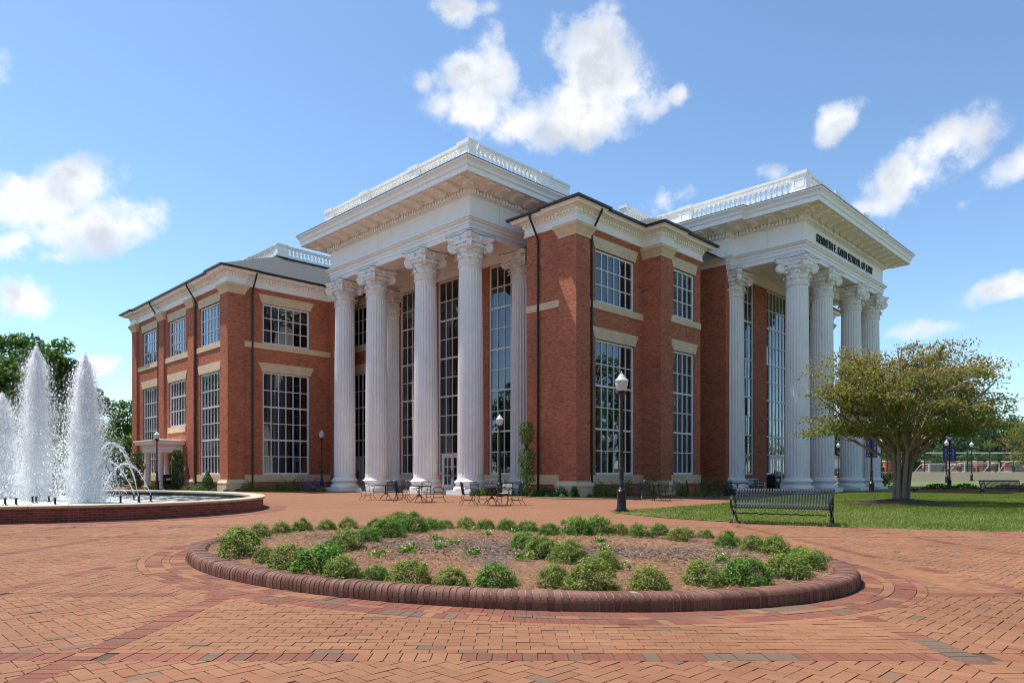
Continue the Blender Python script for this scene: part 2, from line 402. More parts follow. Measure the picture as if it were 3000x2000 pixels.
def window(ax, pl, a0, a1, z0, z1, cols, rows, heavy=2, door=None, rec=0.10, curtain=(), back='interior', mun=0.055):
    m = BB(); fw = 0.13
    for (x0, x1, y0, y1) in ((a0, a0 + fw, z0, z1), (a1 - fw, a1, z0, z1), (a0 + fw, a1 - fw, z1 - fw, z1), (a0 + fw, a1 - fw, z0, z0 + fw)):
        if door and y1 <= z0 + fw + 1e-6 and x1 - x0 > 1:      # the sill bar stops at the door
            bar(m, ax, pl, x0, door[0], y0, y1, rec, rec + .14); bar(m, ax, pl, door[1], x1, y0, y1, rec, rec + .14); continue
        bar(m, ax, pl, x0, x1, y0, y1, rec, rec + .14)
    cw = (a1 - a0 - 2 * fw) / cols; ch = (z1 - z0 - 2 * fw) / rows
    dz = door[2] if door else -9
    for i in range(1, cols):
        a = a0 + fw + i * cw; zb = z0 + fw
        if door and door[0] - .02 < a < door[1] + .02: zb = dz
        bar(m, ax, pl, a - mun / 2, a + mun / 2, zb, z1 - fw, rec + .02, rec + .11)
    for k in range(1, rows):
        z = z0 + fw + k * ch; t = .055 if k % heavy == 0 else mun / 2
        segs = [(a0 + fw, a1 - fw)]
        if door and z < dz - .05: segs = [(a0 + fw, door[0]), (door[1], a1 - fw)]
        for (x0, x1) in segs: bar(m, ax, pl, x0, x1, z - t, z + t, rec + .013, rec + .118)
    w = m.build('window', 'white_paint')
    for i in range(cols):
        for k in range(rows):
            a = a0 + fw + (i + .5) * cw; z = z0 + fw + (k + .5) * ch
            if door and door[0] < a < door[1] and z < dz: continue
            add_pane(w, ax, pl, a, z, cw, ch, rec + .07)
    if door:
        d0, d1, dt = door; mid = (d0 + d1) / 2; dm = BB()
        bar(dm, ax, pl, d0, d1, dt - .14, dt, rec - .01, rec + .15)
        for (x0, x1) in ((d0, d0 + .1), (d1 - .1, d1)): bar(dm, ax, pl, x0, x1, .2, dt - .14, rec - .01, rec + .15)
        for (x0, x1) in ((d0 + .11, mid - .012), (mid + .012, d1 - .11)):
            bar(dm, ax, pl, x0, x0 + .13, .2, dt - .15, rec + .02, rec + .09); bar(dm, ax, pl, x1 - .13, x1, .2, dt - .15, rec + .02, rec + .09)
            bar(dm, ax, pl, x0 + .13, x1 - .13, .2, .5, rec + .02, rec + .09); bar(dm, ax, pl, x0 + .13, x1 - .13, dt - .32, dt - .15, rec + .02, rec + .09)
            xm = (x0 + x1) / 2; bar(dm, ax, pl, xm - .03, xm + .03, .5, dt - .32, rec + .03, rec + .08)
            for zz_ in (.5 + (dt - .82) / 3, .5 + (dt - .82) * 2 / 3): bar(dm, ax, pl, x0 + .13, x1 - .13, zz_ - .03, zz_ + .03, rec + .033, rec + .083)
        do = dm.build('door', 'white_paint')
        for (x0, x1) in ((d0 + .11, mid - .012), (mid + .012, d1 - .11)):
            add_pane(do, ax, pl, (x0 + x1) / 2, (.5 + dt - .32) / 2, x1 - x0 - .26, dt - .82, rec + .055)
        hm = BB()
        for s_ in (-1, 1): bar(hm, ax, pl, mid + s_ * .07 - .015, mid + s_ * .07 + .015, .95, 1.5, rec - .05, rec - .02)
        hm.build('handle', 'black_metal', do)
    # dark room behind the glass
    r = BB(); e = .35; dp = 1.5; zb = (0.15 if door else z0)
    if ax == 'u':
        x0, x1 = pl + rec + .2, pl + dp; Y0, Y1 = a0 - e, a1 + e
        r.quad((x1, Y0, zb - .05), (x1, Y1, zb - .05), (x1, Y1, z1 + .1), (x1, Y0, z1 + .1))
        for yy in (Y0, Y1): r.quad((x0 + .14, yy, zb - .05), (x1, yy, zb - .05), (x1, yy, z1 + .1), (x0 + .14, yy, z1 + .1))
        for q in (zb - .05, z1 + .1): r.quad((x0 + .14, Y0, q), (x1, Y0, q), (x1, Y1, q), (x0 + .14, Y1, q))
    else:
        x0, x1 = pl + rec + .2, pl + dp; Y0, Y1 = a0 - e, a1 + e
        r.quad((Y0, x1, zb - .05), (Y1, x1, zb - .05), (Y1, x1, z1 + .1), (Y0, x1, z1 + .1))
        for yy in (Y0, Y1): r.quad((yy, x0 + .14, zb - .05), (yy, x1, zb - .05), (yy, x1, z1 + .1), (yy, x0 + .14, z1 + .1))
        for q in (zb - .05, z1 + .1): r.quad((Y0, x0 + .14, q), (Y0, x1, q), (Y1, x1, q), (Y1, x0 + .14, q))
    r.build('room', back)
    for (c0, c1, y0, y1, mt) in curtain:
        c = BB(); n = max(6, int((c1 - c0) / .05)); vs = []
        for i in range(n + 1):
            a = c0 + (c1 - c0) * i / n; d = rec + .42 + .05 * math.sin(i * 1.35) + .02 * math.sin(i * .61)
            for z in (y0, y1): vs.append((pl + d, a, z) if ax == 'u' else (a, pl + d, z))
        c.add(vs, [(2 * i, 2 * i + 2, 2 * i + 3, 2 * i + 1) for i in range(n)]); c.build('curtain', mt)
    return w
def lintel(ax, pl, a0, a1, z, h=.66, sp=.34):
    m = BB(); d0, d1 = -.035, .12
    P = (lambda a, zz, d: (pl + d, a, zz)) if ax == 'u' else (lambda a, zz, d: (a, pl + d, zz))
    pts = [(a0 - .06, z), (a1 + .06, z), (a1 + sp, z + h), (a0 - sp, z + h)]
    m.add([P(a, q, d0) for a, q in pts] + [P(a, q, d1) for a, q in pts], [(0, 1, 2, 3), (0, 1, 5, 4), (1, 2, 6, 5), (2, 3, 7, 6), (3, 0, 4, 7)])
    m.build('lintel', 'sandstone')
def belt(ax, pl, a0, a1, z0, z1, d=.06):
    m = BB(); bar(m, ax, pl, a0, a1, z0, z1, -d, .05); return m.build('belt_course', 'sandstone')
def pilaster(u0, u1, v0, v1):
    m = BB(); m.box(u0, u1, v0, v1, .85, 14.17); p = m.build('pilaster', 'brick')
    b = BB(); b.box(u0 - .16, u1 + .16, v0 - .16, v1 + .16, 0, .52); b.taper(u0 - .17, u1 + .17, v0 - .17, v1 + .17, .52, .60, .02)
    b.taper(u0 - .19, u1 + .19, v0 - .19, v1 + .19, .60, .80, -.12); b.box(u0 - .06, u1 + .06, v0 - .06, v1 + .06, .80, .86); b.build('base', 'sandstone', p)
    c = BB(); c.box(u0 - .05, u1 + .05, v0 - .05, v1 + .05, 14.15, 14.26); c.taper(u0 - .03, u1 + .03, v0 - .03, v1 + .03, 14.26, 14.62, .2)
    c.box(u0 - .26, u1 + .26, v0 - .26, v1 + .26, 14.62, 14.80); c.build('capital', 'sandstone', p)
def bay(ax, pl, a0, a1, cols, b0, b1, low=True, z_low=Z_LB, rows=6, upper=True, curtain_up=(), curtain_low=(), back='interior'):
    """one window bay between pilasters b0..b1: lintels, belts and the two windows; returns the holes"""
    H = []
    if upper:
        window(ax, pl, a0, a1, Z_UB, Z_UT, cols, 3, 9, curtain=curtain_up, back=back); lintel(ax, pl, a0, a1, Z_UT); H.append((a0, a1, Z_UB, Z_UT))
        belt(ax, pl, b0, b1, Z_UB - .40, Z_UB - .003)
    if low:
        window(ax, pl, a0, a1, z_low, Z_LT, cols, rows, 2, curtain=curtain_low, back=back); lintel(ax, pl, a0, a1, Z_LT); H.append((a0, a1, z_low, Z_LT))
    if z_low < 2: belt(ax, pl, b0, b1, .66, Z_LB - .003)
    else: belt(ax, pl, a0 - .1, a1 + .1, z_low - .5, z_low - .003)
    return H
# ---- left wing
uW, vW = 20.92, 49.2
H = bay('u', uW, 50.83, 54.50, 6, 50.3, 55.3)
H += bay('u', uW, 57.32, 61.02, 6, 56.5, 61.8, z_low=5.1, rows=3)
H += bay('u', uW, 63.76, 67.47, 6, 63.0, 68.65)
wall('wall', 'u', uW, vW, 69.8, 0, Z_ENT + .3, H)
H = bay('v', vW, 23.43, 27.23, 6, 22.0, 29.0, curtain_low=((24.0, 24.75, 1.2, 8.8, 'curtain'), (24.95, 25.1, 1.2, 8.8, 'curtain'), (25.15, 25.9, 1.2, 8.8, 'interior_red')), back='interior')
wall('wall', 'v', vW, uW, 29.0, 0, Z_ENT + .3, H)
m = BB(); m.box(29.0, 30.3, 48.6, 52.4, 0, Z_ENT + .3); m.build('wall', 'brick'); belt('v', 48.6, 29.0, 30.3, .66, 1.197); belt('v', 48.6, 29.0, 30.3, 10.465, 10.862)
m = BB(); m.box(uW + .01, 60, 69.79, 69.8, 0, 15.1); m.box(59.9, 60, 25, 69.8, 0, 15.1); m.build('wall', 'brick')
pilaster(20.77, 22.0, 49.05, 50.3); pilaster(20.77, 21.3, 55.3, 56.5); pilaster(20.77, 21.3, 61.8, 63.0); pilaster(20.77, 22.0, 68.65, 69.95)
# ---- right block
uR, vR, vR2 = 29.1, 24.05, 22.91
H = bay('v', vR, 30.81, 34.55, 6, 30.13, 35.4, curtain_low=((30.95, 31.5, 1.2, 6.4, 'curtain'), (31.6, 32.45, 1.2, 6.4, 'curtain')))
wall('wall', 'v', vR, uR, 35.4, 0, Z_ENT + .3, H)
H = bay('v', vR2, 37.0, 39.49, 4, 36.55, 40.2)
wall('wall', 'v', vR2, 36.5, 40.2, 0, Z_ENT + .3, H)
wall('wall', 'u', uR, vR, 27.7, 0, Z_ENT + .3); belt('u', uR, 25.15, 27.7, Z_UB - .40, Z_UB - .003); belt('u', uR, 25.15, 27.7, .66, Z_LB - .003)
m = BB(); m.quad((29.1, 27.7, 0), (31.95, 27.7, 0), (31.95, 27.7, 15.1), (29.1, 27.7, 15.1)); m.quad((40.2, 22.91, 0), (40.2, 25.5, 0), (40.2, 25.5, 15.1), (40.2, 22.91, 15.1))
m.quad((40.2, 25.5, 0), (44.2, 25.5, 0), (44.2, 25.5, 15.1), (40.2, 25.5, 15.1)); m.build('wall', 'brick')
pilaster(28.95, 30.13, 23.9, 25.15)
m = BB(); m.box(35.42, 36.53, 22.8, 24.2, 0, 14.1); m.build('wall', 'brick'); pilaster(35.4, 36.55, 22.76, 24.06)
# ---- portico walls with the tall windows
uP = 31.95; DT = 2.62
window('u', uP, 31.85, 33.97, 1.2, 15.1, 3, 10); window('u', uP, 41.77, 43.90, 1.2, 15.1, 3, 10)
window('u', uP, 36.40, 39.35, 1.2, 15.1, 4, 10, door=(36.75, 38.99, DT + .1))
window('u', uP, 47.90, 50.65, 11.8, 15.06, 4, 3, 9); window('u', uP, 47.90, 50.65, 1.2, 9.56, 4, 6, 2, door=(49.2, 50.5, DT + .1))
lintel('u', uP, 47.9, 50.65, 15.06, .7, .3); lintel('u', uP, 47.9, 50.65, 9.56, .7, .3); belt('u', uP, 47.6, 50.9, 11.35, 11.797)
wall('wall', 'u', uP, 27.7, 52.4, 0, 16.4, [(31.85, 33.97, 1.2, 15.1), (41.77, 43.9, 1.2, 15.1), (36.4, 39.35, 1.2, 15.1), (36.75, 38.99, .2, 1.2),
     (47.9, 50.65, 11.8, 15.06), (47.9, 50.65, 1.2, 9.56), (49.2, 50.5, .2, 1.2)])
for (a, b) in ((27.7, 30.1), (31.65, 36.4), (39.35, 44.1), (45.6, 49.2)): belt('u', uP, a, b, .66, 1.197)
vP = 23.25
window('v', vP, 46.40, 48.48, 1.2, 15.1, 3, 10); window('v', vP, 56.32, 58.40, 1.2, 15.1, 3, 10)
window('v', vP, 50.50, 54.30, 1.2, 15.1, 6, 10, door=(51.2, 53.6, DT + .1))
wall('wall', 'v', vP, 44.2, 60.6, 0, 16.4, [(46.4, 48.48, 1.2, 15.1), (56.32, 58.4, 1.2, 15.1), (50.5, 54.3, 1.2, 15.1), (51.2, 53.6, .2, 1.2)])
wall('wall', 'u', 44.2, 23.25, 25.5, 0, 15.6)
m = BB(); m.box(60.6, 65.2, 24.05, 36, 0, Z_ENT + .3); m.build('wall', 'brick'); pilaster(64.1, 65.35, 23.9, 25.1)
# threshold steps at the doors
m = BB(); m.box(uP - 1.3, uP, 36.0, 39.7, 0, .19); m.box(uP - 1.3, uP, 48.6, 51, 0, .19); m.box(50.6, 54.2, vP - 1.3, vP, 0, .19); m.build('step', 'white')

# ---- wing entablatures with dentils, gutters and downpipes
ENT = [(-.2, Z_ENT), (.14, Z_ENT), (.14, 14.90), (.10, 14.92), (.10, 15.27), (.15, 15.29), (.15, 15.34), (.19, 15.36), (.19, 15.52), (.30, 15.54), (.32, 15.58), (.62, 15.60), (.64, 15.68), (.70, 15.70), (.76, 15.80), (.76, Z_EAVE), (-.2, Z_EAVE + .02)]
def seg_boxes(m, path, o0, o1, z0, z1, w, gap, sign=-1, skip=.45):
    P = [Vector(p) for p in path]
    for a, b in zip(P[:-1], P[1:]):
        L_ = (b - a).length
        if L_ < .5: continue
        d = (b - a) / L_; n = Vector((d.y, -d.x)) * sign; k = int((L_ + .2) / (w + gap)); st = L_ / max(k, 1)
        for i in range(k):
            c = a + d * (st * (i + .5)); q = [c - d * w / 2 + n * o0, c + d * w / 2 + n * o0, c + d * w / 2 + n * o1, c - d * w / 2 + n * o1]
            m.add([(p.x, p.y, z) for z in (z0, z1) for p in q], [(0, 1, 2, 3), (4, 5, 6, 7), (0, 1, 5, 4), (1, 2, 6, 5), (2, 3, 7, 6), (3, 0, 4, 7)])
def wing_ent(path):
    m = BB(); m.sweep(path, ENT, sign=-1); e = m.build('entablature', 'white')
    m = BB(); seg_boxes(m, path, .185, .29, 15.37, 15.52, .13, .10); d = m.build('dentil_course', 'white', e); d['kind'] = 'stuff'
    m = BB(); m.sweep(path, [(.77, 15.74), (.87, 15.76), (.89, 15.87), (.77, 15.89), (-.15, 15.9), (-.15, 15.85), (.75, 15.84)], sign=-1); m.build('gutter', 'gutter', e)
PW = [(30.3, 48.6), (29.0, 48.6), (29.0, 49.2), (22.0, 49.2), (22.0, 49.05), (20.77, 49.05), (20.77, 50.3), (20.92, 50.3), (20.92, 68.65), (20.77, 68.65), (20.77, 69.95), (40, 69.95)]
PR = [(40.2, 25.5), (40.2, 22.91), (36.55, 22.91), (36.55, 22.76), (35.4, 22.76), (35.4, 24.05), (30.13, 24.05), (30.13, 23.9), (28.95, 23.9), (28.95, 25.15), (29.1, 25.15), (29.1, 27.7), (31.9, 27.7)]
wing_ent(PW); wing_ent(PR); wing_ent([(65.2, 36), (65.2, 25.1), (65.35, 25.1), (65.35, 23.9), (64.1, 23.9), (64.1, 24.05), (60.6, 24.05)])
def downpipe(ax, pl, a, z_end=.25):
    P = (lambda d, z: (pl - d, a, z)) if ax == 'u' else (lambda d, z: (a, pl - d, z))
    m = BB(); m.tube([P(.80, 15.80), P(.80, 15.62), P(.30, 14.85), P(.13, 14.55), P(.10, 14.3), P(.10, z_end)], .062, 8)
    for z in (13.0, 9.5, 6.0, 2.6): m.tube([P(.10, z), P(.10, z + .06)], .085, 8)
    m.build('downpipe', 'gutter')
downpipe('v', vW, 22.62); downpipe('u', uW, 55.05); downpipe('u', uW, 63.25); downpipe('u', uR, 26.75); downpipe('v', vR, 30.36)
# ---- wing roof and the slopes over the right block
m = BB(); zt = 19.95
a, b = (20.06, 48.34), (45, 70.66)
m.add([(a[0], a[1], 15.9), (b[0], a[1], 15.9), (b[0], b[1], 15.9), (a[0], b[1], 15.9), (28.25, 56.53, zt), (b[0], 56.53, zt), (b[0], 62.47, zt), (28.25, 62.47, zt)],
      [(0, 1, 5, 4), (3, 0, 4, 7), (2, 3, 7, 6), (4, 5, 6, 7)]); roof = m.build('roof', 'slate')
m = BB(); zr = lambda d: 15.9 + .5 * d
m.add([(28.3, 23.2, 15.9), (28.3, 28.2, 15.9), (33.3, 28.2, zr(5)), (34.6, 23.2, 15.9), (36.4, 31.3, zr(8.1)), (66, 31.3, zr(8.1)), (66, 23.2, 15.9), (34.5, 29.4, zr(6.2)), (33.3, 29, zr(5))],
      [(0, 1, 2), (0, 2, 4, 5, 6)]); m.add([(34.55, 22.05, 15.9), (41.0, 22.05, 15.9), (41.0, 27, 15.9), (39, 24.5, 17.1), (36.6, 24.5, 17.1), (34.55, 27, 15.9), (39, 30, 17.1), (36.6, 30, 17.1)],
      [(0, 1, 3, 4), (1, 2, 6, 3), (5, 0, 4, 7), (4, 3, 6, 7)]); m.build('roof', 'slate')
m = BB(); m.box(32.2, 59.8, 26, 69.5, 15.2, 15.3); m.box(21.2, 30.2, 49.5, 69.5, 15.21, 15.29); m.box(29.5, 31.9, 24.5, 27.6, 15.21, 15.29); m.build('roof_deck', 'slate')

# ---- portico entablatures
ZA = 15.22
PENT_A = [(-1.46, 15.85), (-1.46, ZA), (0, ZA), (0, 15.50), (.045, 15.51), (.045, 15.76), (.09, 15.77), (.09, 15.92), (.16, 15.95), (.22, 16.06), (.27, 16.08), (.27, 16.18), (0, 16.22)]
PENT_F = [(0, 16.2), (0, 17.40), (.06, 17.42)]
PENT_C = [(.02, 17.40), (.10, 17.43), (.13, 17.45), (.13, 17.74), (.34, 17.76), (.38, 17.84), (.42, 17.92), (1.50, 17.93), (1.50, 17.88), (1.56, 17.88), (1.56, 18.16), (1.60, 18.18), (1.64, 18.24), (1.66, 18.36), (1.74, 18.48), (1.80, 18.52), (1.80, 18.63), (.25, 18.80), (-1.4, 18.82)]
mod = BB(); pr = [(.40, 17.925), (1.36, 17.925), (1.36, 17.80), (1.22, 17.76), (1.02, 17.80), (.78, 17.70), (.52, 17.62), (.40, 17.66)]
wv = [(-.21, o, z) for o, z in pr] + [(.21, o, z) for o, z in pr]; K = len(pr)
mod.add(wv, [tuple(range(K)), tuple(range(2 * K - 1, K - 1, -1))] + [(i, (i + 1) % K, K + (i + 1) % K, K + i) for i in range(K)])
mod_me = MB.build(mod, 'modillion', 'white'); mod_mesh = mod_me.data; bpy.data.objects.remove(mod_me)
def portico_ent(path, deck):
    m = BB(); m.sweep(path, PENT_A, sign=-1); ar = m.build('architrave', 'white')
    m = BB(); m.sweep(path, PENT_F, sign=-1); fz = m.build('frieze', 'white')
    P = [Vector(p) for p in path]      # fine panel joints of the frieze boards
    m = BB()
    for a_, b_ in zip(P[:-1], P[1:]):
        L_ = (b_ - a_).length; d_ = (b_ - a_) / L_; n_ = Vector((d_.y, -d_.x)) * -1; k = int(L_ / 3.1)
        for i in range(1, k + 1):
            c_ = a_ + d_ * (L_ * i / (k + 1)); q = [c_ - d_ * .008 + n_ * -.01, c_ + d_ * .008 + n_ * -.01, c_ + d_ * .008 + n_ * .003, c_ - d_ * .008 + n_ * .003]
            m.add([(p_.x, p_.y, z) for z in (16.23, 17.39) for p_ in q], [(0, 1, 5, 4), (1, 2, 6, 5), (2, 3, 7, 6), (3, 0, 4, 7)])
    j_ = m.build('panel_joints', 'sandstone', fz); j_['kind'] = 'stuff'
    m = BB(); m.sweep(path, PENT_C, sign=-1); co = m.build('cornice', 'white')
    m = BB(); seg_boxes(m, path, .12, .31, 17.46, 17.74, .15, .11); d = m.build('dentil_course', 'white', co); d['kind'] = 'stuff'
    m = BB(); m.sweep(path, [(1.78, 18.63), (1.83, 18.635), (1.83, 18.66), (1.2, 18.72)], sign=-1); m.build('flashing', 'lead', co)
    P = [Vector(p) for p in path]
    for a_, b_ in zip(P[:-1], P[1:]):
        L_ = (b_ - a_).length
        if L_ < 1: continue
        d_ = (b_ - a_) / L_; n_ = Vector((d_.y, -d_.x)) * -1; k = round(L_ / 1.18)
        for i in range(-1, k + 2):
            s_ = (i + .5) * L_ / k
            if i < 0 or i > k - 1:
                if not (-.9 < s_ < L_ + .9): continue
            c_ = a_ + d_ * s_
            if not (min(p.x for p in P) - 1.5 < c_.x < 70): continue
            o = inst(mod_mesh, 'modillion', co, bl(c_.x, c_.y), (0, 0, math.atan2(n_.y, n_.x) - R(90)))
    m = BB(); m.box(deck[0], deck[1], deck[2], deck[3], 18.70, 18.80); m.build('portico_roof', 'slate')
uD, vD, vC, vB, vA = 27.57, 30.87, 35.15, 40.62, 44.70
vG, uG, uH, uI, uJ = 18.83, 45.37, 49.60, 55.17, 59.30
P1 = [(36.5, vD - .73), (uD - .73, vD - .73), (uD - .73, vA + .73), (36.5, vA + .73)]
P2 = [(uJ + .73, 30), (uJ + .73, vG - .73), (uG - .73, vG - .73), (uG - .73, 22.9), (uG - 1.12, 22.9), (uG - 1.12, 30)]
portico_ent(P1[::1], (27.5, 36.5, 30.8, 44.8)); portico_ent(P2[::1], (45.3, 59.4, 18.8, 30))
# ceilings with coffers
def ceiling(u0, u1, v0, v1, nu, nv):
    m = BB(); m.box(u0, u1, v0, v1, 15.62, 15.7)
    for i in range(nu):
        for k in range(nv):
            a0_, a1_ = u0 + (u1 - u0) * i / nu + .35, u0 + (u1 - u0) * (i + 1) / nu - .35
            b0_, b1_ = v0 + (v1 - v0) * k / nv + .35, v0 + (v1 - v0) * (k + 1) / nv - .35
            m.sweep([(a0_, b0_), (a1_, b0_), (a1_, b1_), (a0_, b1_)], [(0, 15.62), (0, 15.56), (-.10, 15.54), (-.10, 15.58), (-.2, 15.59), (-.2, 15.62)], closed=True)
    m.build('ceiling', 'white')
ceiling(uD + .73, uP, vD + .73, vA - .73, 1, 3); ceiling(uG + .73, uJ - .73, vG + .73, vP, 3, 1)
m = BB(); m.sweep([(uP - .001, 30.2), (uP - .001, 45.3)], [(0, 15.1), (.05, 15.12), (.1, 15.3), (.25, 15.4), (.3, 15.61)], sign=-1); m.build('wall_cornice', 'white'); m = BB(); m.sweep([(60, vP - .001), (44.3, vP - .001)], [(0, 15.1), (.05, 15.12), (.1, 15.3), (.25, 15.4), (.3, 15.61)], sign=-1); m.build('wall_cornice', 'white')

# ---- lettering on the right portico frieze
cu = bpy.data.curves.new('lettering', 'FONT'); cu.body = 'KENNETH F. KAHN SCHOOL OF LAW'; cu.size = 0.75; cu.extrude = 0.03; cu.offset = 0.0; cu.space_character = 1.12
to = bpy.data.objects.new('tmp', cu); COL.objects.link(to); bpy.context.view_layer.update()
tme = bpy.data.meshes.new_from_object(to.evaluated_get(bpy.context.evaluated_depsgraph_get())); bpy.data.objects.remove(to)
xs = [v.co.x for v in tme.vertices]; wd = max(xs) - min(xs)
lt = bpy.data.objects.new('lettering', tme); COL.objects.link(lt); lt.parent = BLD; tme.materials.clear(); tme.materials.append(MATS['letters'])
lt.location = bl(46.6, vG - .73 - .05, 16.53); lt.rotation_euler = (R(90), 0, 0); lt.scale = (10.8 / wd, 1.02, 1)
lt['label'] = 'black raised letters on the white frieze of the right portico'

# ---- columns
def fluted():
    m = MB(); nf = 24; z0, z1 = .98, 13.45; zs = [(0, 0), (.012, 0), (.03, 1), (.15, 1), (.3, 1), (.45, 1), (.6, 1), (.75, 1), (.88, 1), (.97, 1), (.985, 0), (1, 0)]
    prof = [(-.5, 0), (-.42, 0), (-.33, .55), (-.18, .92), (0, 1), (.18, .92), (.33, .55), (.42, 0)]; n = nf * len(prof); vs = []
    for (s_, fl) in zs:
        r = .775 - .10 * (max(0, s_ - .18) / .82) ** 1.5; z = z0 + (z1 - z0) * s_
        for k in range(nf):
            for (da, dp) in prof:
                an = 2 * math.pi * (k + da) / nf; rr = r - .068 * dp * fl; vs.append((rr * math.cos(an), rr * math.sin(an), z))
    m.add(vs, [(i * n + k, i * n + (k + 1) % n, (i + 1) * n + (k + 1) % n, (i + 1) * n + k) for i in range(len(zs) - 1) for k in range(n)])
    return auto_smooth(m.build('column', 'white', uv=False), 50)
def col_base():
    m = MB(); m.lathe([(.985, .27), (1.0, .30), (1.03, .36), (1.0, .43), (.96, .46), (.93, .47), (.93, .50), (.86, .53), (.84, .58), (.86, .63), (.92, .66), (.93, .69), (.96, .71), (.975, .76), (.955, .82), (.90, .85), (.87, .86), (.87, .89), (.82, .92), (.79, .96), (.775, 1.0)], 40)
    return auto_smooth(m.build('base', 'white', uv=False), 50)
def col_plinth():
    m = MB(); m.box(-1.02, 1.02, -1.02, 1.02, 0, .27); return m.build('plinth', 'white', uv=False)
def capital():
    m = MB()
    m.lathe([(.68, 13.40), (.735, 13.43), (.76, 13.48), (.735, 13.53), (.69, 13.55), (.68, 13.6), (.69, 14.0), (.74, 14.35), (.82, 14.52)], 32, cap=False)
    def leaf(an, z0, z1, w, rb, out):
        ca, sa = math.cos(an), math.sin(an); vs = []; rows = 8; cols = 5
        for i in range(rows + 1):
            s_ = i / rows
            if s_ < .7: r = rb + .05 + .10 * s_; z = z0 + (z1 - z0) * s_ / .7
            else:
                q = (s_ - .7) / .3 * math.pi * 1.05; r = rb + .12 + out * (1 - math.cos(q)) / 2 + .02; z = z1 + .05 * math.sin(q) - (.10 * max(0, q - 1.3) / 2)
            wl = w * (1 - .25 * s_) * (1 + .10 * math.cos(s_ * 18))
            for k in range(cols):
                t_ = (k / (cols - 1) - .5) * 2; rr = r + .035 * (1 - t_ * t_) - .025 * (abs(t_) == .5); la = t_ * wl / 2
                vs.append((rr * ca - la * sa, rr * sa + la * ca, z - .04 * t_ * t_ * (s_ > .6)))
        m.add(vs, [(i * cols + k, i * cols + k + 1, (i + 1) * cols + k + 1, (i + 1) * cols + k) for i in range(rows) for k in range(cols - 1)])
    for k in range(8): leaf(k * math.pi / 4, 13.56, 13.98, .50, .62, .17)
    for k in range(8): leaf((k + .5) * math.pi / 4, 13.6, 14.32, .46, .64, .2)
    m.lathe([(.80, 14.46), (.90, 14.50), (.93, 14.57), (.90, 14.64), (.82, 14.67), (.80, 14.95)], 32, cap=False)
    for k in range(24):      # egg ornaments on the ring
        an = 2 * math.pi * (k + .5) / 24; m.lathe([(0.0, 14.47), (.05, 14.5), (.06, 14.57), (.04, 14.63), (0, 14.65)], 6, .92 * math.cos(an), .92 * math.sin(an), cap=False)
    for k in range(4):       # diagonal volutes
        an = math.pi / 4 + k * math.pi / 2; d = Vector((math.cos(an), math.sin(an), 0)); s_ = Vector((-d.y, d.x, 0)); c0 = d * 1.05 + Vector((0, 0, 14.63))
        n = 28
        for side in (-1, 1):
            rim = []; 
            for i in range(n):
                q = 2 * math.pi * i / n; rim.append(tuple(c0 + (d * math.cos(q) + Vector((0, 0, 1)) * math.sin(q)) * .32 + s_ * (side * .125)))
            m.add(rim, [tuple(range(n))])
            sp = []
            for i in range(46):
                q = i / 45 * 2 * math.pi * 2.3; rr = .295 * (1 - i / 45 * .86); q0 = math.pi / 2 + (q if True else -q)
                sp.append(tuple(c0 + (d * -math.cos(q0 + 0) * rr) + Vector((0, 0, math.sin(q0) * rr)) + s_ * (side * .13)))
            m.tube(sp, [.04 * (1 - i / 45 * .5) for i in range(46)], 5)
            m.lathe([(0, 0)], 3, cap=False) if False else None
        ra = [c0 + (d * math.cos(2 * math.pi * i / n) + Vector((0, 0, 1)) * math.sin(2 * math.pi * i / n)) * .32 for i in range(n)]
        vs = [tuple(p + s_ * (.125 * e)) for p in ra for e in (-1, 1)]; vs2 = [tuple(p * 1 + s_ * 0 - (p - c0).normalized() * .06) for p in ra]
        m.add(vs + vs2, [(2 * i, 2 * ((i + 1) % n), 2 * n + (i + 1) % n, 2 * n + i) for i in range(n)] + [(2 * i + 1, 2 * ((i + 1) % n) + 1, 2 * n + (i + 1) % n, 2 * n + i) for i in range(n)])
        # scroll stem running back into the bell, and the horn under the abacus corner
        st = [Vector((0, 0, 14.84)) + d * .70, Vector((0, 0, 14.90)) + d * .92, Vector((0, 0, 14.92)) + d * 1.12]
        m.strip([tuple(p) for p in st], .24, .13, s_); m.strip([tuple(d * 1.1 + Vector((0, 0, 14.4))), tuple(d * .8 + Vector((0, 0, 14.45)))], .2, .16, s_)
    for k in range(4):       # flower in the middle of each side, and channel between volutes
        an = k * math.pi / 2; c_, s2 = math.cos(an), math.sin(an); n_ = Vector((c_, s2, 0)); tn = Vector((-s2, c_, 0))
        m.strip([tuple(n_ * .80 - tn * .62 + Vector((0, 0, 14.86))), tuple(n_ * .86 + Vector((0, 0, 14.82))), tuple(n_ * .80 + tn * .62 + Vector((0, 0, 14.86)))], .16, .1, (0, 0, 1))
        fl = [tuple(n_ * (.93 + .05 * math.cos(q)) + tn * .13 * math.cos(q * 1) + Vector((0, 0, 15.0 + .13 * math.sin(q)))) for q in [i * math.pi / 5 for i in range(10)]]
        m.add(fl + [tuple(n_ * 1.04 + Vector((0, 0, 15.0)))], [(i, (i + 1) % 10, 10) for i in range(10)])
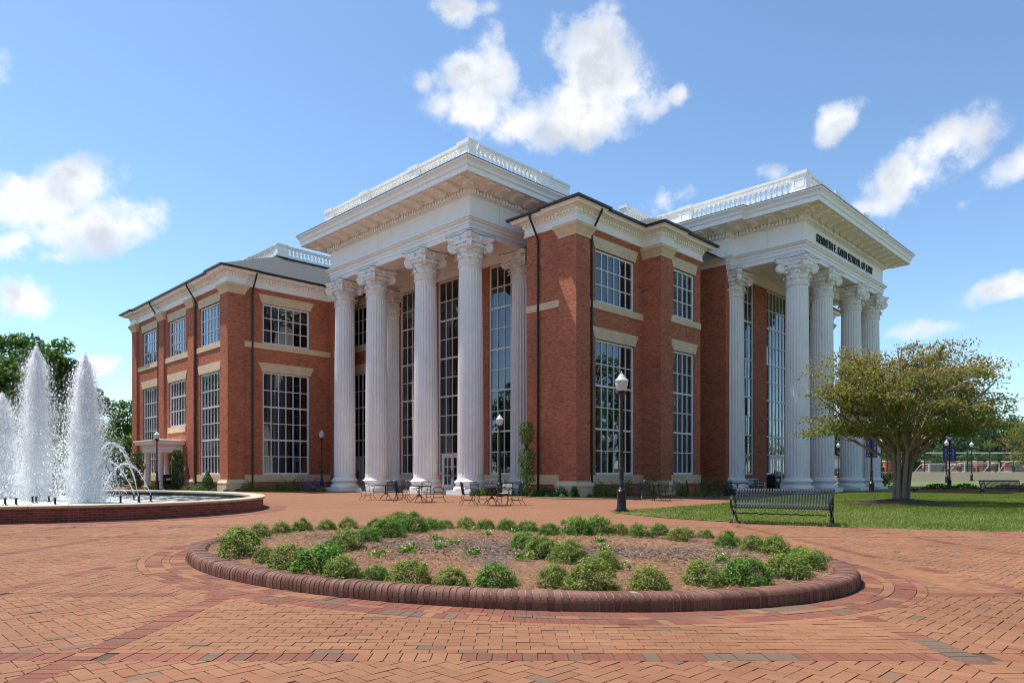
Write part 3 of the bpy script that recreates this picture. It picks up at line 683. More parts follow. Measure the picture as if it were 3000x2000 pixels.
    def abac(z0, z1, e):
        pts = []
        for k in range(4):
            an = math.pi / 4 + k * math.pi / 2; d = Vector((math.cos(an), math.sin(an))); t_ = Vector((-d.y, d.x)); hw = .13
            c0 = d * (1.43 + e); pts.append(c0 - t_ * hw); pts.append(c0 + t_ * hw)
            an2 = an + math.pi / 2; d2 = Vector((math.cos(an2), math.sin(an2))); t2 = Vector((-d2.y, d2.x)); A_ = c0 + t_ * hw; B_ = d2 * (1.43 + e) - t2 * hw
            mid = (A_ + B_) / 2; inn = mid - mid.normalized() * .42
            for q in (1, 2, 3, 4, 5, 6, 7): 
                s_ = q / 8; pts.append(A_ * (1 - s_) ** 2 + inn * 2 * s_ * (1 - s_) + B_ * s_ ** 2)
        return pts
    def slab(mm, z0, z1, e0, e1):
        a_, b_ = abac(z0, z1, e0), abac(z0, z1, e1); n = len(a_)
        mm.add([(p.x, p.y, z0) for p in a_] + [(p.x, p.y, z1) for p in b_], [tuple(range(n)), tuple(range(2 * n - 1, n - 1, -1))] + [(i, (i + 1) % n, n + (i + 1) % n, n + i) for i in range(n)])
    slab(m, 14.93, 15.06, -.12, -.03); slab(m, 15.06, 15.19, -.02, .03)
    cp = auto_smooth(m.build('capital', 'white', uv=False), 35)
    q = MB(); slab(q, 15.193, 15.218, .045, .05); fl = q.build('lead_cap', 'lead', cp, uv=False)
    return cp
col0 = fluted(); cb0 = col_base(); cb0.parent = col0; cp0 = col_plinth(); cp0.parent = col0; cc0 = capital(); cc0.parent = col0
col0.parent = BLD; cm = reg_children(col0)
CP = [(uD, vD), (uD, vC), (uD, vB), (uD, vA), (32.0, vD), (32.0, vA), (uG, vG), (uH, vG), (uI, vG), (uJ, vG), (uG, 23.3), (uJ, 23.3)]
for i, (u, v) in enumerate(CP):
    c = col0 if i == 0 else copy_tree(col0, cmap=cm, parent=BLD)
    c.location = bl(u, v); c.rotation_euler = (0, 0, 0)

# ---- balustrades
bm_ = MB(); bm_.lathe([(.10, 0), (.13, .0), (.13, .07), (.075, .12), (.065, .18), (.12, .36), (.14, .46), (.12, .58), (.07, .74), (.06, .82), (.10, .86), (.10, .90), (.13, .92), (.13, .98)], 10)
bo = auto_smooth(bm_.build('baluster', 'white', uv=False), 50); bal_mesh = bo.data; bpy.data.objects.remove(bo)
def balustrade(pts, z0, z1, peds, solid=(), hw=.24):
    """pts: straight run a->b (u,v); peds: centres along the run; solid: (from,to) lengths closed with a panel"""
    a, b = Vector(pts[0]), Vector(pts[1]); L_ = (b - a).length; d = (b - a) / L_; n = Vector((-d.y, d.x))
    def box(m, s0, s1, w, y0, y1):
        q = [a + d * s0 - n * w, a + d * s1 - n * w, a + d * s1 + n * w, a + d * s0 + n * w]
        m.add([(p.x, p.y, z) for z in (y0, y1) for p in q], [(3, 2, 1, 0), (4, 5, 6, 7), (0, 1, 5, 4), (1, 2, 6, 5), (2, 3, 7, 6), (3, 0, 4, 7)])
    m = BB(); h = z1 - z0; pl = .22 * h; rl = .17 * h
    box(m, -hw, L_ + hw, hw, z0, z0 + pl); box(m, 0, L_, hw - .04, z1 - rl, z1 - rl * .45); box(m, 0, L_, hw + .03, z1 - rl * .45, z1 - .02)
    for (s0, s1) in solid: box(m, s0, s1, hw - .06, z0 + pl, z1 - rl)
    br = m.build('balustrade', 'white')
    for c in peds:
        q = BB(); box(q, c - .46, c + .46, hw + .06, z0 + .003, z1 - rl * .6); box(q, c - .53, c + .53, hw + .13, z1 - rl * .6, z1 + .03)
        for s_ in (-1, 1):     # raised field on each face
            for e0, e1, y0, y1 in ((-.3, .3, z0 + .45 * h, z0 + .48 * h), (-.3, .3, z0 + .74 * h, z0 + .77 * h), (-.33, -.3, z0 + .45 * h, z0 + .77 * h), (.3, .33, z0 + .45 * h, z0 + .77 * h)):
                k = [a + d * (c + e0) + n * s_ * (hw + .06), a + d * (c + e1) + n * s_ * (hw + .06), a + d * (c + e1) + n * s_ * (hw + .085), a + d * (c + e0) + n * s_ * (hw + .085)]
                q.add([(p.x, p.y, z) for z in (y0, y1) for p in k], [(0, 1, 2, 3), (4, 5, 6, 7), (0, 1, 5, 4), (1, 2, 6, 5), (2, 3, 7, 6), (3, 0, 4, 7)])
        q.build('pedestal', 'white', br)
    P_ = sorted(peds); 
    spans = [(p + .46, q_ - .46) for p, q_ in zip(P_[:-1], P_[1:])]
    if P_ and P_[0] > 1: spans.append((0, P_[0] - .46))
    if P_ and P_[-1] < L_ - 1: spans.append((P_[-1] + .46, L_))
    hb = h - pl - rl
    for (s0, s1) in spans:
        if any(x0 - .5 < (s0 + s1) / 2 < x1 + .5 for x0, x1 in solid): continue
        k = max(1, round((s1 - s0) / .36))
        for i in range(k):
            p = a + d * (s0 + (s1 - s0) * (i + .5) / k); inst(bal_mesh, 'baluster', br, bl(p.x, p.y, z0 + pl), (0, 0, 0), (1, 1, hb / .98))
ub, vb = uD - .73, vD - .73
balustrade([(ub, vb), (ub, vA + .73)], 18.75, 20.47, [0.2, vC - vb, vB - vb, vA + .73 - vb - .2])
balustrade([(ub + .5, vb), (35.6, vb)], 18.75, 20.462, [33.2 - ub - .5], solid=[(33.6 - ub - .5, 35.6 - ub - .5)])
ug, vg = uG - .73, vG - .73
balustrade([(ug, vg), (ug, 28.9)], 18.75, 20.47, [0.2, 26.5 - vg], solid=[(26.96 - vg, 28.9 - vg)])
balustrade([(ug + .5, vg), (uJ + .73, vg)], 18.75, 20.462, [uH - ug - .5, uI - ug - .5, uJ + .5 - ug - .5])
balustrade([(28.3, 56.6), (45, 56.6)], 19.97, 21.0, [.3, 6.2, 12.5]); balustrade([(28.3, 57.0), (28.3, 62.2)], 19.97, 20.99, [5.0])
balustrade([(42.4, 30.4), (50, 30.4)], 19.4, 21.0, [.3, 3.6])
balustrade([(37.0, 31.9), (39.6, 31.9)], 19.4, 20.6, [.2])

# ---- small side porch on the left wing
pc = BB(); pc.box(18.95, 20.9, 57.85, 61.2, 2.95, 3.5)
pc.sweep([(20.9, 57.85), (18.95, 57.85), (18.95, 61.2), (20.9, 61.2)], [(0, 3.45), (.08, 3.47), (.12, 3.55), (.42, 3.58), (.42, 3.7), (.52, 3.82), (.52, 3.9), (-.9, 3.98)], sign=-1)
pc.box(19.2, 20.9, 58.1, 60.9, 3.8, 4.0); po = pc.build('porch', 'white')
for (u, v) in ((19.25, 58.15), (19.25, 60.9), (20.75, 58.15), (20.75, 60.9)):
    q = BB(); q.box(u - .3, u + .3, v - .3, v + .3, 0, .12); q.lathe([(.29, .12), (.31, .2), (.27, .27), (.235, .3), (.235, 1.2), (.20, 2.7), (.23, 2.74), (.23, 2.78), (.2, 2.8), (.27, 2.87), (.27, 2.95)], 20, u, v)
    auto_smooth(q.build('porch_column', 'white', po), 40)
dm = BB(); bar(dm, 'u', uW, 58.75, 60.25, .02, 2.75, -.09, .0); dd = dm.build('door', 'sandstone')
dm = BB()
for a in (58.85, 59.5): 
    for z0_ in (.5, 1.2, 1.9): 
        bar(dm, 'u', uW, a + .06, a + .28, z0_, z0_ + .6, -.10, -.092); bar(dm, 'u', uW, a + .34, a + .56, z0_, z0_ + .6, -.10, -.092)
dm.build('glazing', 'interior', dd)
sg = BB(); bar(sg, 'u', uW, 57.35, 57.6, 1.5, 1.85, -.03, 0); sg.build('notice_plate', 'white_paint')
# ================================================================== ground
PAL = [(0.0, (.25, .106, .053)), (.22, (.285, .131, .065)), (.42, (.262, .111, .058)), (.58, (.298, .143, .072)), (.72, (.258, .118, .061)), (.80, (.18, .115, .071)), (.90, (.145, .098, .068)), (.94, (.19, .067, .042)), (1.0, (.235, .085, .053))]
mat('paver', (1, 1, 1), 0.85, 0.16, 0.55, 0.3, 160, spec=0.25, tint=PAL, coord='World', dirt=(1.7, (.10, .06, .04), .5))
def sheet(name, poly, z, material, parent=None):
    m = MB(); m.add([(x, y, z) for x, y in poly], [tuple(range(len(poly)))]); return m.build(name, material, parent)
# far paving: procedural pavers beyond the built ones
m, t, p = new_mat('paving')
v = t.n('ShaderNodeTexCoord').outputs['Object']
rot = t.n('ShaderNodeMapping', inp={'Vector': v, 'Rotation': (0, 0, R(45))}).outputs[0]
b = t.n('ShaderNodeTexBrick', offset=.5)
for k, q in (('Vector', rot), ('Color1', (.28, .131, .065, 1)), ('Color2', (.248, .109, .057, 1)), ('Mortar', (.13, .08, .05, 1)), ('Scale', 1.0), ('Mortar Size', .004), ('Brick Width', .2), ('Row Height', .1)): t.set(b, k, q)
big = t.noise(v, .16, 6, .65); fine = t.noise(v, 3.5, 5, .6)
c = t.mix(1.0, b.outputs['Color'], t.ramp(big, [(.3, (.86, .86, .87)), (.7, (1.14, 1.12, 1.08))]), 'MULTIPLY')
c = t.mix(1.0, c, t.ramp(fine, [(.3, (.9, .9, .9)), (.7, (1.1, 1.1, 1.1))]), 'MULTIPLY')
t.set(p, 'Base Color', c); t.set(p, 'Roughness', .85); t.set(p, 'Specular IOR Level', .25)
mat('grass', (.12, .15, .035), .9, .35, .7, .5, 60, dirt=(.35, (.17, .16, .06), 1.6))
mat('dry_grass', (.12, .10, .05), .9, .35, 1.5, .5, 12, dirt=(.07, (.10, .125, .035), 4.0))
mat('mulch', (.17, .085, .045), .95, .5, 6, .8, 50)
mat('dark_mulch', (.075, .042, .028), .95, .5, 6, .8, 50)
g = MB()        # terrain: level to the plaza's edge, a low bank rising to the playing field on the right
ys = [-60, -20, 0, 30, 50, 60, 70, 86, 100, 110, 160, 400, 3000]; zs = [0, 0, 0, 0, 0, .1, .25, .56, 1.2, 1.6, 1.7, 2.5, 6]
xs_ = [-2500, -300, -80, -20, 10, 22, 40, 80, 200, 2500]; fx = [0, 0, 0, 0, .0, .75, 1, 1, 1, 1]
vs = [(x, y, -.03 + z * f_) for y, z in zip(ys, zs) for x, f_ in zip(xs_, fx)]; n = len(xs_)
g.add(vs, [(i * n + k, i * n + k + 1, (i + 1) * n + k + 1, (i + 1) * n + k) for i in range(len(ys) - 1) for k in range(n - 1)])
ground = struct(g.build('ground', 'dry_grass'))
def terrain_z(x, y):
    return float(np.interp(y, ys, zs) * np.interp(x, xs_, fx)) - .03
PLAZA = [(-60, -20), (45, -20), (45, 13), (40, 48), (30, 55), (20, 60), (0, 75), (-30, 75), (-60, 60)]
plaza = struct(sheet('plaza', PLAZA, -.012, 'paving'))
bed_sand = struct(sheet('paving_sand', [(-16, 1.0), (16, 1.0), (16, 17.2), (-16, 17.2)], -.0075, 'joint_sand'))

# ---- the oval planter and paver layout
PC = Vector((-.48, 10.61)); PA, PB, PT = 5.23, 3.66, -.646
def ell(t_, off=0.0, c=PC, a=PA, b=PB, th=PT):
    x, y = (a + off) * math.cos(t_), (b + off) * math.sin(t_); return Vector((c.x + x * math.cos(th) - y * math.sin(th), c.y + x * math.sin(th) + y * math.cos(th)))
def ell_frame(t_, off=0.0, **k):
    e = 1e-3; p0, p1 = ell(t_ - e, off, **k), ell(t_ + e, off, **k); d = (p1 - p0).normalized(); return ell(t_, off, **k), d, Vector((d.y, -d.x))
def in_ell(p, off, c=PC, a=PA, b=PB, th=PT):
    d = p - c; x = d.x * math.cos(th) + d.y * math.sin(th); y = -d.x * math.sin(th) + d.y * math.cos(th); return (x / (a + off)) ** 2 + (y / (b + off)) ** 2
def arc_params(n, off, **k):       # n points equally spaced by arc length
    tt = np.linspace(0, 2 * math.pi, 2001); P = np.array([tuple(ell(x, off, **k)) for x in tt]); s = np.concatenate([[0], np.cumsum(np.hypot(*np.diff(P, axis=0).T))])
    return np.interp(np.linspace(0, s[-1], n, endpoint=False), s, tt), s[-1]
def clip(poly, p, n):         # keep the side where (q-p).n >= 0
    out = []
    for i in range(len(poly)):
        a, b = poly[i - 1], poly[i]; da, db = (a - p).dot(n), (b - p).dot(n)
        if da >= 0: out.append(a)
        if (da >= 0) != (db >= 0): out.append(a + (b - a) * (da / (da - db)))
    return out
def area(poly): return abs(sum(poly[i - 1].x * poly[i].y - poly[i].x * poly[i - 1].y for i in range(len(poly)))) / 2
BX = [-10.4, -7.9, -5.42, -2.94, 3.1, 5.45, 7.9, 10.4]; BY = [2.4, 4.76, 7.2, 13.8, 16.3]      # centre lines of the soldier bands
BW = .205
pavers = []       # (polygon, tint, visible size)
def vis(c): return c.y > 3.1 and abs(c.x) < .80 * c.y + .3 and c.y < 17.0
def push(poly, tint):
    if len(poly) < 3 or area(poly) < .0012: return
    c = sum(poly, Vector((0, 0))) / len(poly)
    if vis(c): pavers.append((poly, tint, c))
RING = .66
def field_tint(): 
    r = rnd.random(); return rnd.uniform(0, .74) if r < .975 else rnd.uniform(.76, .90)
def band_tint(run=[0, 0]):
    if run[0] <= 0:
        run[1] = rnd.choice([0.95, .97, .99, .94, .96, .98, .97, .40, .86, .55, .2]); run[0] = rnd.choice([1, 1, 2, 3, 4, 6])
    run[0] -= 1; return min(1, max(0, run[1] + rnd.uniform(-.025, .025)))
def rect(c, d, l, w, g=.0055):
    n = Vector((-d.y, d.x)); l -= g; w -= g; return [c + d * l / 2 + n * w / 2, c - d * l / 2 + n * w / 2, c - d * l / 2 - n * w / 2, c + d * l / 2 - n * w / 2]
# rings round the planter: soldiers, a stretcher course, soldiers
for (o0, o1, wid) in ((.02, .225, .103), (.228, .332, .205), (.335, .54, .103), (.543, .645, .205)):
    mid = (o0 + o1) / 2; n_ = int(arc_params(8, mid)[1] / wid); tt, _ = arc_params(n_, mid); dt = np.append(tt[1:], 2 * math.pi) - tt
    for k in range(n_):
        e = .0018 / wid; a0, a1 = tt[k] + dt[k] * e, tt[k] + dt[k] * (1 - e); q = ell(tt[k], mid)
        if not vis(q): continue
        push([ell(a0, o0 + .0015), ell(a0, o1 - .0015), ell(a1, o1 - .0015), ell(a1, o0 + .0015)], band_tint() if wid < .15 or rnd.random() < .55 else rnd.uniform(.3, .7))
def keep_out(poly, c):      # cut against the oval
    if in_ell(c, RING + .2) < 1:
        d = c - PC; x = d.x * math.cos(PT) + d.y * math.sin(PT); y = -d.x * math.sin(PT) + d.y * math.cos(PT)
        t_ = math.atan2(y / PB, x / PA)
        for _ in range(3):
            pass
        p, _, n = ell_frame(t_, RING - .013)
        return clip(poly, p, n)
    return poly
# bands
for x in BX:
    y = 1.5
    while y < 17:
        push(keep_out(rect(Vector((x, y)), Vector((1, 0)), BW, .104), Vector((x, y))), band_tint()) if in_ell(Vector((x, y)), RING - .1) > 1 else None
        y += .104
for y in BY:
    x = -13.5
    while x < 13.5:
        if min(abs(x - q) for q in BX) > BW / 2 + .052 and in_ell(Vector((x, y)), RING - .1) > 1: push(keep_out(rect(Vector((x, y)), Vector((0, 1)), BW, .104), Vector((x, y))), band_tint())
        x += .104
XS = [-14] + BX + [14]; YS = [1.4] + BY + [17.5]
def cell_kind(x0, x1, y0, y1):
    cx, cy = (x0 + x1) / 2, (y0 + y1) / 2
    if -2.94 <= cx <= 3.1 and 4.76 <= cy: return 'x'
    if 7.2 <= cy <= 13.8 and -5.5 < cx < 5.5: return 'y'
    return 'h'
for i in range(len(XS) - 1):
    for k in range(len(YS) - 1):
        x0, x1, y0, y1 = XS[i] + BW / 2, XS[i + 1] - BW / 2, YS[k] + BW / 2, YS[k + 1] - BW / 2
        kd = cell_kind(x0, x1, y0, y1); edges = [(Vector((x0, 0)), Vector((1, 0))), (Vector((x1, 0)), Vector((-1, 0))), (Vector((0, y0)), Vector((0, 1))), (Vector((0, y1)), Vector((0, -1)))]
        cand = []
        w = .1025
        if kd in 'xy':
            ax = Vector((1, 0)) if kd == 'x' else Vector((0, 1)); ay = Vector((-ax.y, ax.x)); c0 = Vector((x0, y0))
            L_, H_ = (x1 - x0, y1 - y0) if kd == 'x' else (y1 - y0, x1 - x0)
            for r in range(int(H_ / w) + 1):
                for q in range(-1, int(L_ / (2 * w)) + 2):
                    s_ = (q + .5 + .5 * (r % 2)) * 2 * w; c = c0 + (ax * s_ + (ay if kd == 'x' else -ay) * ((r + .5) * w))
                    cand.append((c, ax, 2 * w, w))
        else:
            e1, e2 = Vector((1, 1)).normalized(), Vector((-1, 1)).normalized()
            cs = [Vector((a, b)) for a in (x0, x1) for b in (y0, y1)]; A0, A1 = min(c.dot(e1) for c in cs), max(c.dot(e1) for c in cs); B0, B1 = min(c.dot(e2) for c in cs), max(c.dot(e2) for c in cs)
            for ii in range(int(A0 / w) - 2, int(A1 / w) + 2):
                for jj in range(int(B0 / w) - 2, int(B1 / w) + 2):
                    dm_ = (ii - jj) % 4
                    if dm_ == 0: cand.append((e1 * ((ii + 1) * w) + e2 * ((jj + .5) * w), e1, 2 * w, w))
                    elif dm_ == 3: cand.append((e1 * ((ii + .5) * w) + e2 * ((jj + 1) * w), e2, 2 * w, w))
        for (c, ax, l, ww) in cand:
            if not (x0 - .12 < c.x < x1 + .12 and y0 - .12 < c.y < y1 + .12) or not vis(c) or in_ell(c, RING - .08) < 1: continue
            poly = rect(c, ax, l, ww)
            if c.x < x0 + .12 or c.x > x1 - .12 or c.y < y0 + .12 or c.y > y1 - .12:
                for (p_, n_) in edges:
                    poly = clip(poly, p_, n_)
                    if len(poly) < 3: break
            if len(poly) >= 3: push(keep_out(poly, c), field_tint())
def paver_geo(mb, poly, tint, c):
    z = rnd.gauss(0, .0011); tx, ty = rnd.gauss(0, .006), rnd.gauss(0, .006); n = len(poly); mb.tv = tint; ch = .003
    top = lambda p, dz: (p.x, p.y, z + dz + (p.x - c.x) * tx + (p.y - c.y) * ty)
    inner = [p + (c - p) * (ch / max((c - p).length, .01)) for p in poly]
    mb.add([(p.x, p.y, -.02) for p in poly] + [top(p, -.0025) for p in poly] + [top(p, 0) for p in inner],
           [tuple(2 * n + i for i in range(n))] + [(i, (i + 1) % n, n + (i + 1) % n, n + i) for i in range(n)] + [(n + i, n + (i + 1) % n, 2 * n + (i + 1) % n, 2 * n + i) for i in range(n)])
pavers.sort(key=lambda q: q[2].length - (3 if area(q[0]) > .015 else 0))
rest = MB()
for i, (poly, tint, c) in enumerate(pavers):
    if sum((poly[j - 1].x * poly[j].y - poly[j].x * poly[j - 1].y) for j in range(len(poly))) < 0: poly = poly[::-1]
    if i < 300:
        mb = MB(); paver_geo(mb, poly, tint, c); mb.build('paver', 'paver', plaza, origin=(c.x, c.y, 0), uv=False)
    else: paver_geo(rest, poly, tint, c)
po_ = rest.build('pavers_beyond', 'paver', plaza, uv=False); po_['kind'] = 'stuff'
for o in kids(plaza): o.location.z += 0.0
print('pavers', len(pavers))

# ---- lawn, beds, walks
def smooth_poly(pts, n=6):
    out = []; N = len(pts)
    for i in range(N):
        p0, p1, p2, p3 = [Vector(pts[(i + k - 1) % N]) for k in range(4)]
        for k in range(n):
            t_ = k / n; out.append(0.5 * ((2 * p1) + (-p0 + p2) * t_ + (2 * p0 - 5 * p1 + 4 * p2 - p3) * t_ ** 2 + (-p0 + 3 * p1 - 3 * p2 + p3) * t_ ** 3))
    return [(p.x, p.y) for p in out]
LAWN = [(3.3, 23.0), (3.75, 21.4), (4.75, 19.4), (7.5, 16.6), (11.2, 15.0), (17, 13.6), (26, 13.5), (38, 17), (40, 40), (31, 41.7), (20, 41.8), (12.5, 34.0), (8.5, 28.5), (6.4, 26.2), (4.5, 24.2)]
def lawn_z(x, y):
    d = min(1, max(0, (x - 5) / 9)) * min(1, max(0, (y - 15) / 7)); return .012 + .10 * d * d
lp = smooth_poly(LAWN, 5)
def in_poly(x, y, P):
    r = False; j = len(P) - 1
    for i in range(len(P)):
        if (P[i][1] > y) != (P[j][1] > y) and x < (P[j][0] - P[i][0]) * (y - P[i][1]) / (P[j][1] - P[i][1]) + P[i][0]: r = not r
        j = i
    return r
cx_, cy_ = 22, 27
lm = MB(); rings = [1, .985, .95, .85, .65, .4, .2]
vs = [(cx_ + (x - cx_) * s_, cy_ + (y - cy_) * s_, (.005 if s_ == 1 else lawn_z(cx_ + (x - cx_) * s_, cy_ + (y - cy_) * s_) + .01)) for s_ in rings for x, y in lp]; n = len(lp)
lm.add(vs, [(i * n + k, i * n + (k + 1) % n, (i + 1) * n + (k + 1) % n, (i + 1) * n + k) for i in range(len(rings) - 1) for k in range(n)] + [tuple((len(rings) - 1) * n + k for k in range(n))])
lawn = struct(lm.build('lawn', 'grass', smooth=True))
BED_R = [(-3.2, 41.6), (-.6, 40.1), (.4, 38.2), (1.9, 35.9), (3.4, 34.6), (5.2, 34.5), (7.6, 37.0), (10.6, 41.0), (14, 44.5), (15.5, 46.5), (12, 46.5), (4, 42), (0, 44.5), (-3.0, 43.2)]
struct(sheet('mulch_bed', smooth_poly(BED_R, 4), .008, 'mulch'))
BED_W = [(-45, 62), (-40, 54.5), (-33, 51.6), (-27, 50.6), (-20.5, 48.6), (-15.5, 50.2), (-13.0, 52.6), (-14.5, 55), (-18, 58), (-30, 66), (-40, 76)]
struct(sheet('mulch_bed', smooth_poly(BED_W, 4), .008, 'mulch'))
GS = [(1.7, 35.4), (3.3, 34.1), (5.3, 34.0), (7.9, 36.6), (10.9, 40.7), (10.6, 41.0), (7.6, 37.0), (5.2, 34.55), (3.4, 34.65), (1.9, 35.95)]
struct(sheet('grass_strip', GS, .014, 'grass'))
GW = [(-45, 53.5), (-33, 50.6), (-27, 49.8), (-20.5, 47.8), (-15.3, 49.4), (-12.6, 52.0), (-13.0, 52.7), (-15.5, 50.3), (-20.5, 48.7), (-27, 50.7), (-33, 51.7), (-45, 54.4)]
struct(sheet('grass_strip', GW, .014, 'grass'))

vg_ = MB(); gx_ = [20, 26, 32, 38, 44, 50, 58]; gy_ = [48.6, 58, 68, 77]
vg_.add([(x, y, terrain_z(x, y) + .05) for y in gy_ for x in gx_], [(i * 7 + k, i * 7 + k + 1, i * 7 + k + 8, i * 7 + k + 7) for i in range(3) for k in range(6)])
struct(vg_.build('grass_verge', 'grass'))
# ================================================================== fountain
FC = Vector((-18.25, 26.18)); FK = dict(c=FC, a=10.71, b=7.49, th=-.72)
mat('kerb_brick', (1, 1, 1), .7, .22, 14, .5, 90, spec=.3, tint=[(0, (.15, .066, .044)), (.5, (.205, .095, .064)), (1, (.26, .125, .088))])
mat('fountain_brick', (1, 1, 1), .6, .15, 14, .3, 90, tint=[(0, (.15, .028, .02)), (.6, (.24, .045, .03)), (1, (.29, .065, .04))])
mat('mortar_light', (.50, .36, .28), .95, .15, 12, .3, 80)
mat('pool_wall', (.05, .045, .035), .6, .3, 3)
fount = empty('fountain', (FC.x, FC.y, 0)); tag(fount, 'large oval brick fountain basin with stone rim and tall white water jets', 'fountain')
def fl_(p, z): return (p.x - FC.x, p.y - FC.y, z)
NS = 160
path = [ell(2 * math.pi * i / NS, 0, **FK) for i in range(NS)]
core = MB(); core.sweep([(p.x, p.y) for p in path], [(.0, -.01), (.0, .345), (-.35, .345), (-.35, -.01)], closed=True, sign=1)
o = core.build('basin_core', 'mortar_light', fount, origin=(FC.x, FC.y, 0)); o.location = (0, 0, 0)
inn = MB(); inn.sweep([(p.x, p.y) for p in path], [(-.352, .35), (-.352, -.01)], closed=True, sign=1); o = inn.build('inner_wall', 'pool_wall', fount, origin=(FC.x, FC.y, 0)); o.location = (0, 0, 0)
n_ = int(arc_params(8, .01, **FK)[1] / .212); tt, per = arc_params(n_, .01, **FK); dt = np.append(tt[1:], 2 * math.pi) - tt
bricks = []
for r in range(5):
    for k in range(n_):
        t0 = tt[k] + dt[k] * (.5 if r % 2 else 0); p, d, n = ell_frame(t0 + dt[k] / 2, 0, **FK)
        face = -(p.x * n.x + p.y * n.y) / p.length
        bricks.append((t0 + dt[k] * .03, t0 + dt[k] * .97, .012 + r * .0675, p, face))
bricks.sort(key=lambda b: (b[4] < .12, b[3].length + (0 if abs(b[3].x) < .74 * b[3].y else 50)))
frest = MB()
def fbrick(mb, b):
    t0, t1, z, p, _ = b; mb.tv = rnd.random(); q = []
    for t_ in (t0, t1):
        for off in (-.05, .012): q.append(ell(t_, off, **FK))
    vs = [(a.x, a.y, zz) for zz in (z, z + .0545) for a in (q[0], q[1], q[3], q[2])]
    mb.add(vs, [(0, 1, 2, 3), (4, 5, 6, 7), (0, 1, 5, 4), (1, 2, 6, 5), (2, 3, 7, 6), (3, 0, 4, 7)])
for i, b in enumerate(bricks):
    if i < 300:
        mb = MB(); fbrick(mb, b); o = mb.build('brick', 'fountain_brick', fount, origin=(b[3].x, b[3].y, b[2]), uv=False); o.location = (b[3].x - FC.x, b[3].y - FC.y, b[2])
    else: fbrick(frest, b)
o = frest.build('bricks_beyond', 'fountain_brick', fount, origin=(FC.x, FC.y, 0), uv=False); o.location = (0, 0, 0); o['kind'] = 'stuff'
for k in range(56):
    m = MB(); a0, a1 = 2 * math.pi * k / 56 + .0006, 2 * math.pi * (k + 1) / 56 - .0006; pr = [(-.40, .35), (-.40, .42), (-.37, .445), (.05, .445), (.085, .43), (.09, .395), (.075, .37), (.03, .352)]
    rows = [[ell(a0 + (a1 - a0) * i / 4, off, **FK) for (off, z) in pr] for i in range(5)]; K = len(pr)
    m.add([(q.x, q.y, pr[j][1]) for r_ in rows for j, q in enumerate(r_)], [(i * K + j, i * K + (j + 1) % K, (i + 1) * K + (j + 1) % K, (i + 1) * K + j) for i in range(4) for j in range(K)] + [tuple(range(K)), tuple(4 * K + j for j in range(K - 1, -1, -1))])
    o = m.build('capstone', 'capstone', fount, origin=(FC.x, FC.y, 0), uv=False); o.location = (0, 0, 0)
rg_ = MB()      # red soldier ring in the paving round the fountain
rg_.tv = .97
for k in range(240):
    a0, a1 = 2 * math.pi * k / 240, 2 * math.pi * (k + 1) / 240; q = [ell(a0, .02, **FK), ell(a1, .02, **FK), ell(a1, .85, **FK), ell(a0, .85, **FK)]; rg_.tv = rnd.choice([.96, .98, .95, .5, .99]); rg_.add([(p_.x, p_.y, -.006) for p_ in q], [(0, 1, 2, 3)])
struct(rg_.build('paving_ring', 'paver', uv=False))
# water
m, t, p = new_mat('water'); v = t.n('ShaderNodeTexCoord').outputs['Object']
w1 = t.noise(v, 2.2, 4, .6); w2 = t.noise(v, 7, 3, .6); JETS = [(-15.4, 25.1, 5.45), (-18.6, 27.2, 6.1), (-21.7, 29.6, 4.5)]
foam = None
for (jx, jy, jh) in JETS:
    dd_ = t.math('DIVIDE', 2.2, t.math('MAXIMUM', t.vmath('DISTANCE', v, (jx - FC.x, jy - FC.y, .21), out=1), .3)); foam = dd_ if foam is None else t.math('ADD', foam, dd_)
fm = t.math('MULTIPLY', t.math('SUBTRACT', t.math('ADD', t.math('MULTIPLY', foam, .14), w1), .66), 7.0, clamp=True)
col = t.mix(fm, (.055, .075, .06), (.62, .66, .64)); t.set(p, 'Base Color', col); t.set(p, 'Roughness', t.math('ADD', t.math('MULTIPLY', fm, .5), .06))
bp = t.n('ShaderNodeBump', inp={'Strength': 1.0, 'Distance': .22, 'Height': t.math('ADD', w1, t.math('MULTIPLY', w2, .4))}); t.set(p, 'Normal', bp.outputs[0])
m = MB(); m.add([fl_(ell(2 * math.pi * i / NS, -.34, **FK), .215) for i in range(NS)], [tuple(range(NS))]); wat = m.build('water', 'water', fount, uv=False)
m, t, p = new_mat('spray'); df = t.n('ShaderNodeBsdfDiffuse', inp={'Color': (.98, .98, .98, 1)}); tl = t.n('ShaderNodeBsdfTranslucent', inp={'Color': (.98, .98, .98, 1)})
mxx = t.n('ShaderNodeMixShader', inp={0: .62, 1: df.outputs[0], 2: tl.outputs[0]}); t.t.nodes.remove(p); out = [n for n in t.t.nodes if n.bl_idname == 'ShaderNodeOutputMaterial'][0]; t.set(out, 0, mxx.outputs[0])
m, t, p = new_mat('plume'); df = t.n('ShaderNodeBsdfDiffuse', inp={'Color': (.97, .98, .98, 1)}); tl = t.n('ShaderNodeBsdfTranslucent', inp={'Color': (.97, .98, .98, 1)}); tp = t.n('ShaderNodeBsdfTransparent')
v = t.n('ShaderNodeMapping', inp={'Vector': t.n('ShaderNodeTexCoord').outputs['Object'], 'Scale': (5, 5, 1.3)}).outputs[0]
al = t.math('MULTIPLY', t.math('SUBTRACT', t.noise(v, 1.6, 6, .7), .24), 3.4, clamp=True)
mxx = t.n('ShaderNodeMixShader', inp={0: .5, 1: df.outputs[0], 2: tl.outputs[0]}); mx2 = t.n('ShaderNodeMixShader', inp={0: t.math('MULTIPLY', al, .6), 1: tp.outputs[0], 2: mxx.outputs[0]}); t.t.nodes.remove(p)
